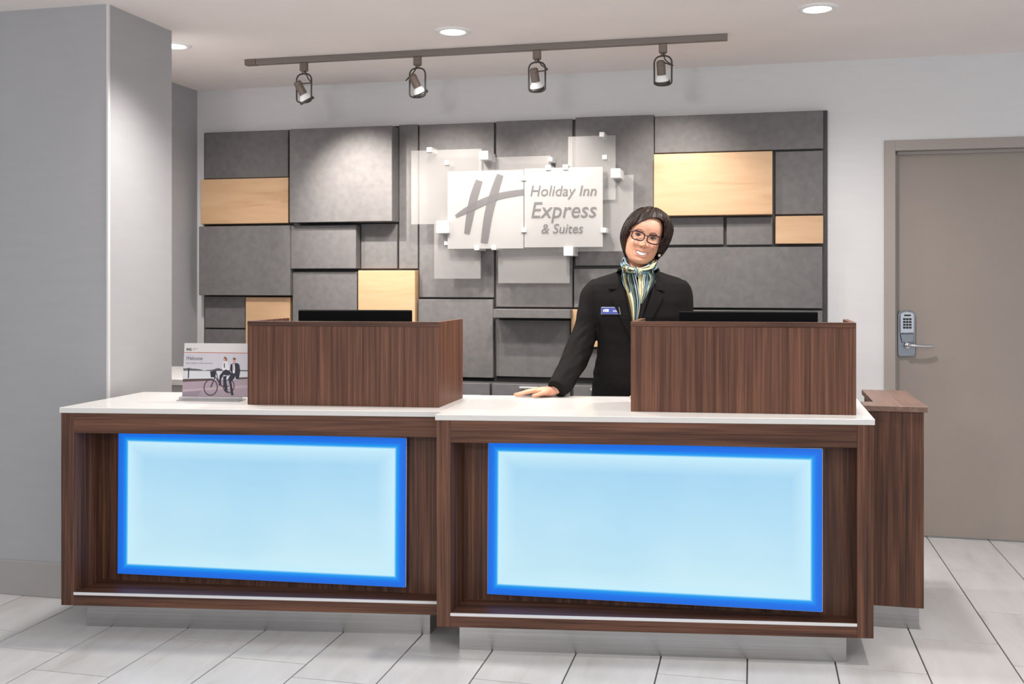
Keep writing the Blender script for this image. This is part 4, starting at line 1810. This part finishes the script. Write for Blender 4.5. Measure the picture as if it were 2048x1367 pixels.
# ---- blazer
bm = bmnew()
torso_bm(bm, 0.0, z_from=540)
limb_bm(bm, ARM_L)
limb_bm(bm, ARM_R)
jk = remesh(bm, .0045, 5)
el = T(1150, 715, TP - .08)
NRM = [v.normal.copy() for v in jk.vertices]
X_CUT, Z_CUT = Pp(1196, 600).x, Pp(1180, 640).z
for v, n in zip(jk.vertices, NRM):
    p = v.co.copy()
    wr_ = 0.0
    # sleeve creases, strongest around the elbow and forearm
    if p.x < X_CUT and p.z < Z_CUT:
        s_ = (p - el).length
        k = max(0, 1 - s_ / .24)
        wr_ += .0085 * k * noise.noise(Vector(((p.x + p.z * .8) * 10, p.y * 8, (p.z - p.x * .9) * 34)))
    # waist folds
    wr_ += .0030 * noise.noise(Vector((p.x * 9, p.y * 9, p.z * 22)))
    v.co = p + n * wr_
jacket = obj('blazer', jk, M['blazer'], person, 'black blazer', smooth=True)
JB = BVHTree.FromPolygons([v.co + Vector((rx, TP, 0)) for v in jk.vertices], [p.vertices for p in jk.polygons])
CAM = Vector((0, 0, EYE))


def on_jacket(px, py, off, fallback=-.12):
    d = (T(px, py, 1.0) - CAM).normalized()
    h, n_, i_, ds = JB.ray_cast(CAM, d)
    if h is None:
        h = T(px, py, TP + fallback)
    return h - d * off


def drape(bm, rows, off, thick, prof=None, smoothk=2):
    """rows: list of (left px point, right px point) strips; laid over the blazer"""
    n = 10
    grid = []
    for r, (a, b) in enumerate(rows):
        line = []
        for k in range(n + 1):
            f = k / n
            x, y = a[0] + (b[0] - a[0]) * f, a[1] + (b[1] - a[1]) * f
            o_ = off + (prof(f, r / (len(rows) - 1)) if prof else 0)
            line.append(on_jacket(x, y, o_))
        grid.append(line)
    dirv = Vector((0, 1, 0))
    va = [[bm.verts.new(p) for p in l] for l in grid]
    vb = [[bm.verts.new(p + dirv * thick) for p in l] for l in grid]
    uvl_ = bm.loops.layers.uv.verify()
    R_ = len(grid) - 1

    def q(vs, uv):
        f = bm.faces.new(vs)
        for lp_, c in zip(f.loops, uv):
            lp_[uvl_].uv = c
    for r in range(R_):
        for k in range(n):
            uv = ((k / n, r / R_), ((k + 1) / n, r / R_), ((k + 1) / n, (r + 1) / R_), (k / n, (r + 1) / R_))
            q((va[r][k], va[r][k + 1], va[r + 1][k + 1], va[r + 1][k]), uv)
            q((vb[r + 1][k], vb[r + 1][k + 1], vb[r][k + 1], vb[r][k]), uv[::-1])
    for r in range(R_):
        q((va[r][0], va[r + 1][0], vb[r + 1][0], vb[r][0]), ((0, r / R_),) * 4)
        q((va[r][n], vb[r][n], vb[r + 1][n], va[r + 1][n]), ((1, r / R_),) * 4)
    for k in range(n):
        q((va[0][k], vb[0][k], vb[0][k + 1], va[0][k + 1]), ((k / n, 0),) * 4)
        q((va[R_][k], va[R_][k + 1], vb[R_][k + 1], vb[R_][k]), ((k / n, 1),) * 4)


def rows_between(Lp, Rp, n=16):
    a = bez([Vector((x, y, 0)) for x, y in Lp], 8)
    b = bez([Vector((x, y, 0)) for x, y in Rp], 8)
    out = []
    for i in range(n + 1):
        f = i / n
        p, q = a[round(f * (len(a) - 1))], b[round(f * (len(b) - 1))]
        out.append(((p.x, p.y), (q.x, q.y)))
    return out


# dark top under the scarf
bm = bmnew()
drape(bm, rows_between([(1250, 545), (1252, 580), (1262, 640), (1270, 690)], [(1304, 545), (1300, 580), (1285, 630), (1272, 690)]), .002, .003)
obj('inner_top', bm, M['trouser'], person)
# collar and lapels
for nm, Lp, Rp, off in (
        ('collar', [(1239, 536), (1228, 552), (1217, 577)], [(1248, 546), (1243, 562), (1233, 578)], .011),
        ('collar', [(1306, 545), (1309, 562), (1312, 579)], [(1313, 537), (1322, 556), (1328, 581)], .011),
        ('lapel', [(1232, 579), (1221, 592), (1236, 626), (1256, 665), (1268, 692)], [(1242, 563), (1249, 590), (1258, 630), (1266, 665), (1271, 694)], .009),
        ('lapel', [(1307, 563), (1302, 590), (1290, 626), (1279, 660), (1272, 692)], [(1313, 580), (1326, 592), (1311, 624), (1289, 662), (1274, 696)], .009)):
    bm = bmnew()
    drape(bm, rows_between(Lp, Rp), off, .009)
    obj(nm, bm, M['blazer'], jacket, smooth=False)
# back collar ring
bm = bmnew()
cr = []
for i in range(15):
    a = PI * (-.08 + 1.16 * i / 14)
    cr.append(Vector((rx + .0 + .083 * math.cos(a), TP + .02 + .075 * math.sin(a), Pp(0, 540).z + .008 * math.sin(a))))
tube(bm, bez(cr, 3), .011, 8)
obj('collar', bm, M['blazer'], jacket, smooth=True)
bm = bmnew()
pb = on_jacket(1271, 702, .004)
lathe(bm, [(0, 0), (.009, .001), (.010, .004), (.006, .006)], pb, (0, 1, 0), 16)
obj('button', bm, M['trouser'], jacket, smooth=True)

# name badge
bm = bmnew()
drape(bm, [((1203, 615), (1238, 615)), ((1203, 621), (1240, 621)), ((1203, 627.5), (1240.5, 627.5))], .008, .003)
bd = obj('name_badge', bm, M['badge'], person, 'blue name badge with white marks')
bm = bmnew()
for a, b in (((1203, 614.3), (1238, 614.3)), ((1203, 627.8), (1240.5, 627.8)), ((1202.6, 614.3), (1202.6, 627.8)), ((1238, 614.3), (1240.7, 627.8))):
    tube(bm, [on_jacket(*a, .009), on_jacket(*b, .009)], .0010, 4)
obj('badge_rim', bm, M['badge_rim'], bd)
bm = bmnew()
for x, y, w_, h_ in ((1206, 618.5, 2.6, 4.8), (1209.4, 617.6, 3.2, 5.8), (1213.2, 617.6, 4.2, 5.8), (1226, 620.3, 1.6, 2.6), (1228.4, 620.3, 1.6, 2.6), (1230.8, 620.3, 1.6, 2.6), (1233.2, 620.3, 1.4, 2.6)):
    f = bm.faces.new([bm.verts.new(on_jacket(*q, .0088)) for q in ((x, y), (x + w_, y), (x + w_, y + h_), (x, y + h_))])
obj('badge_marks', bm, M['badge_mark'], bd)

# ---- scarf
def scarf_mat(name, stops, scale, dist, rot=0.0):
    t = NT(name)
    uvn = t.n('ShaderNodeUVMap')
    mp = t.n('ShaderNodeMapping')
    mp.inputs['Rotation'].default_value = (0, 0, rot)
    t.l(uvn.outputs[0], mp.inputs['Vector'])
    nz = t.n('ShaderNodeTexNoise')
    nz.inputs['Scale'].default_value = 2.2
    nz.inputs['Detail'].default_value = 2
    t.l(mp.outputs[0], nz.inputs['Vector'])
    sp_ = t.n('ShaderNodeSeparateXYZ')
    t.l(mp.outputs[0], sp_.inputs[0])
    m1 = t.n('ShaderNodeMath', operation='MULTIPLY_ADD')
    t.l(nz.outputs['Fac'], m1.inputs[0])
    m1.inputs[1].default_value = dist
    t.l(sp_.outputs[0], m1.inputs[2])
    m2 = t.n('ShaderNodeMath', operation='MULTIPLY')
    t.l(m1.outputs[0], m2.inputs[0])
    m2.inputs[1].default_value = scale
    m3 = t.n('ShaderNodeMath', operation='FRACT')
    t.l(m2.outputs[0], m3.inputs[0])
    t.l(t.ramp(m3.outputs[0], stops, 'CONSTANT'), t.b.inputs['Base Color'])
    t.b.inputs['Roughness'].default_value = .42
    return t.m


CRM, OLV, GRN, DKG, NAVY, BLU, WHT = (.66, .64, .42), (.30, .22, .085), (.13, .22, .14), (.025, .055, .048), (.008, .010, .022), (.22, .40, .50), (.66, .70, .72)
tail_a = scarf_mat('scarf_print_tail', [(0, BLU), (.06, OLV), (.30, CRM), (.43, WHT), (.49, DKG), (.57, GRN), (.64, DKG), (.76, NAVY), (.84, WHT), (.90, NAVY), (.96, DKG)], 1.0, .22)
tail_b = scarf_mat('scarf_print_loop', [(0, NAVY), (.14, CRM), (.38, OLV), (.46, CRM), (.56, NAVY), (.62, BLU), (.70, DKG), (.80, WHT), (.85, GRN), (.92, DKG)], 1.0, .3)
wrapm = scarf_mat('scarf_print_wrap', [(0, CRM), (.16, DKG), (.30, BLU), (.42, WHT), (.48, NAVY), (.60, BLU), (.70, DKG), (.80, GRN), (.87, CRM), (.94, NAVY)], 2.2, .7, .5)

def swath(bm, pts, n=16):
    """a soft pleated band: (px, py, dt, half height px, half depth px)"""
    uvl_ = bm.loops.layers.uv.verify()
    k = len(pts) - 1
    cs = bez([T(q[0], q[1], TP + q[2]) for q in pts], 7)
    ht = [(i / k, q[3] * KP) for i, q in enumerate(pts)]
    dt = [(i / k, q[4] * KP) for i, q in enumerate(pts)]
    rows = []
    m = len(cs) - 1
    for i, c in enumerate(cs):
        tv = (cs[min(i + 1, m)] - cs[max(i - 1, 0)]).normalized()
        x, y, _ = frame_at(tv)
        if abs(tv.z) > .8:
            x = Vector((0, 1, 0))
            y = tv.cross(x).normalized()
        h_, d_ = smooth_table(ht, i / m), smooth_table(dt, i / m)
        row = []
        for j in range(n):
            a_ = 2 * PI * j / n
            pl = 1 + .16 * math.sin(a_ * 5 + i * .16)
            row.append(bm.verts.new(c + (y * math.cos(a_) * h_ + x * math.sin(a_) * d_) * pl))
        rows.append(row)
    for i in range(m):
        for j in range(n):
            f = bm.faces.new((rows[i][j], rows[i][(j + 1) % n], rows[i + 1][(j + 1) % n], rows[i + 1][j]))
            for lp_, c in zip(f.loops, ((j / n, i / m), ((j + 1) / n, i / m), ((j + 1) / n, (i + 1) / m), (j / n, (i + 1) / m))):
                lp_[uvl_].uv = c
    bm.faces.new(rows[0][::-1])
    bm.faces.new(rows[-1])


bm = bmnew()
bm.loops.layers.uv.new('UVMap')
# round the neck from the knot to the nape and back
swath(bm, [(1274, 543, -.098, 6, 6), (1258, 540, -.085, 8, 7), (1249, 533, -.045, 10, 6), (1251, 524, .02, 9, 6), (1279, 524, .085, 9, 6),
           (1306, 524, .02, 9, 6), (1308, 532, -.045, 10, 6), (1296, 539, -.085, 9, 7), (1280, 543, -.10, 6, 6)], 20)
scarf = obj('scarf', bm, wrapm, person, 'silky green, cream and blue patterned neck scarf', smooth=True)
FOLDS = ([(1300, 540, -.085, 8, 5), (1303, 552, -.10, 7, 5), (1301, 566, -.112, 7, 5), (1296, 580, -.125, 5, 4), (1291, 594, -.128, 3, 3)],
         [(1252, 540, -.075, 7, 5), (1250, 552, -.09, 7, 5), (1252, 566, -.11, 6, 4), (1258, 584, -.13, 3, 3)])
for fpts in FOLDS:
    bm = bmnew()
    bm.loops.layers.uv.new('UVMap')
    swath(bm, fpts, 16)
    obj('scarf_fold', bm, tail_b, scarf, smooth=True)

def tail(name, Lp, Rp, mat, off, amp, nf, phs):
    bm = bmnew()
    drape(bm, rows_between(Lp, Rp, 20), off, .003, lambda f, r: amp * (.5 + .5 * math.sin(nf * 2 * PI * f + phs + 1.2 * r)) + .012 * max(0, 1 - r * 3))
    return obj(name, bm, mat, scarf, smooth=True)


tail('scarf_tail', [(1246, 532), (1247, 552), (1251, 575), (1258, 600), (1263, 625), (1265, 645)], [(1268, 541), (1273, 556), (1278, 580), (1281, 605), (1277, 632), (1273, 645)], tail_a, .014, .010, 2.2, .3)
tail('scarf_tail', [(1275, 545), (1277, 562), (1278, 585), (1279, 606)], [(1305, 537), (1302, 556), (1297, 580), (1285, 608)], tail_b, .016, .010, 1.8, 1.6)
bm = bmnew()
uvl = bm.loops.layers.uv.new('UVMap')
kc_ = T(1276, 543.5, TP - .112)
ellipsoid(bm, kc_, (.0165, 0, -.005), (0, .015, 0), (.004, 0, .0205), 22, 14)
for v in bm.verts:
    p = v.co - kc_
    v.co = kc_ + p * (1 + .12 * math.sin(p.x * 420 + p.z * 160))
for f in bm.faces:
    for lp_ in f.loops:
        p = lp_.vert.co - kc_
        lp_[uvl].uv = (.3 + p.x * 9 + p.z * 5, .5 + p.z * 9)
obj('scarf_knot', bm, wrapm, scarf, smooth=True)

# ---- trousers and shoes
bm = bmnew()
for s in (-1, 1):
    xs = rx + s * .085
    rings = []
    for z, r, dy in ((.96, .098, .01), (.80, .096, .005), (.65, .085, 0), (.48, .074, 0), (.25, .068, .008), (.05, .066, .005)):
        rings.append(ell_ring((xs, TP + dy, z), (r, 0, 0), (0, r * 1.15, 0), 24))
    loft(bm, rings)
obj('trousers', remesh(bm, .008, 3), M['trouser'], person, 'black trousers', smooth=True)
for s in (-1, 1):
    bm = bmnew()
    xs = rx + s * .085
    rings = []
    for yy, hw, h_ in ((.07, .022, .05), (.05, .033, .062), (.0, .037, .068), (-.06, .042, .058), (-.12, .044, .042), (-.155, .036, .032), (-.172, .018, .022)):
        rings.append([Vector((xs + hw * math.cos(a), TP + yy, max(.0, h_ / 2 + h_ / 2 * math.sin(a)))) for a in [2 * PI * j / 16 for j in range(16)]])
    loft(bm, rings)
    obj('shoe', bm, M['rubber'], person, smooth=True)
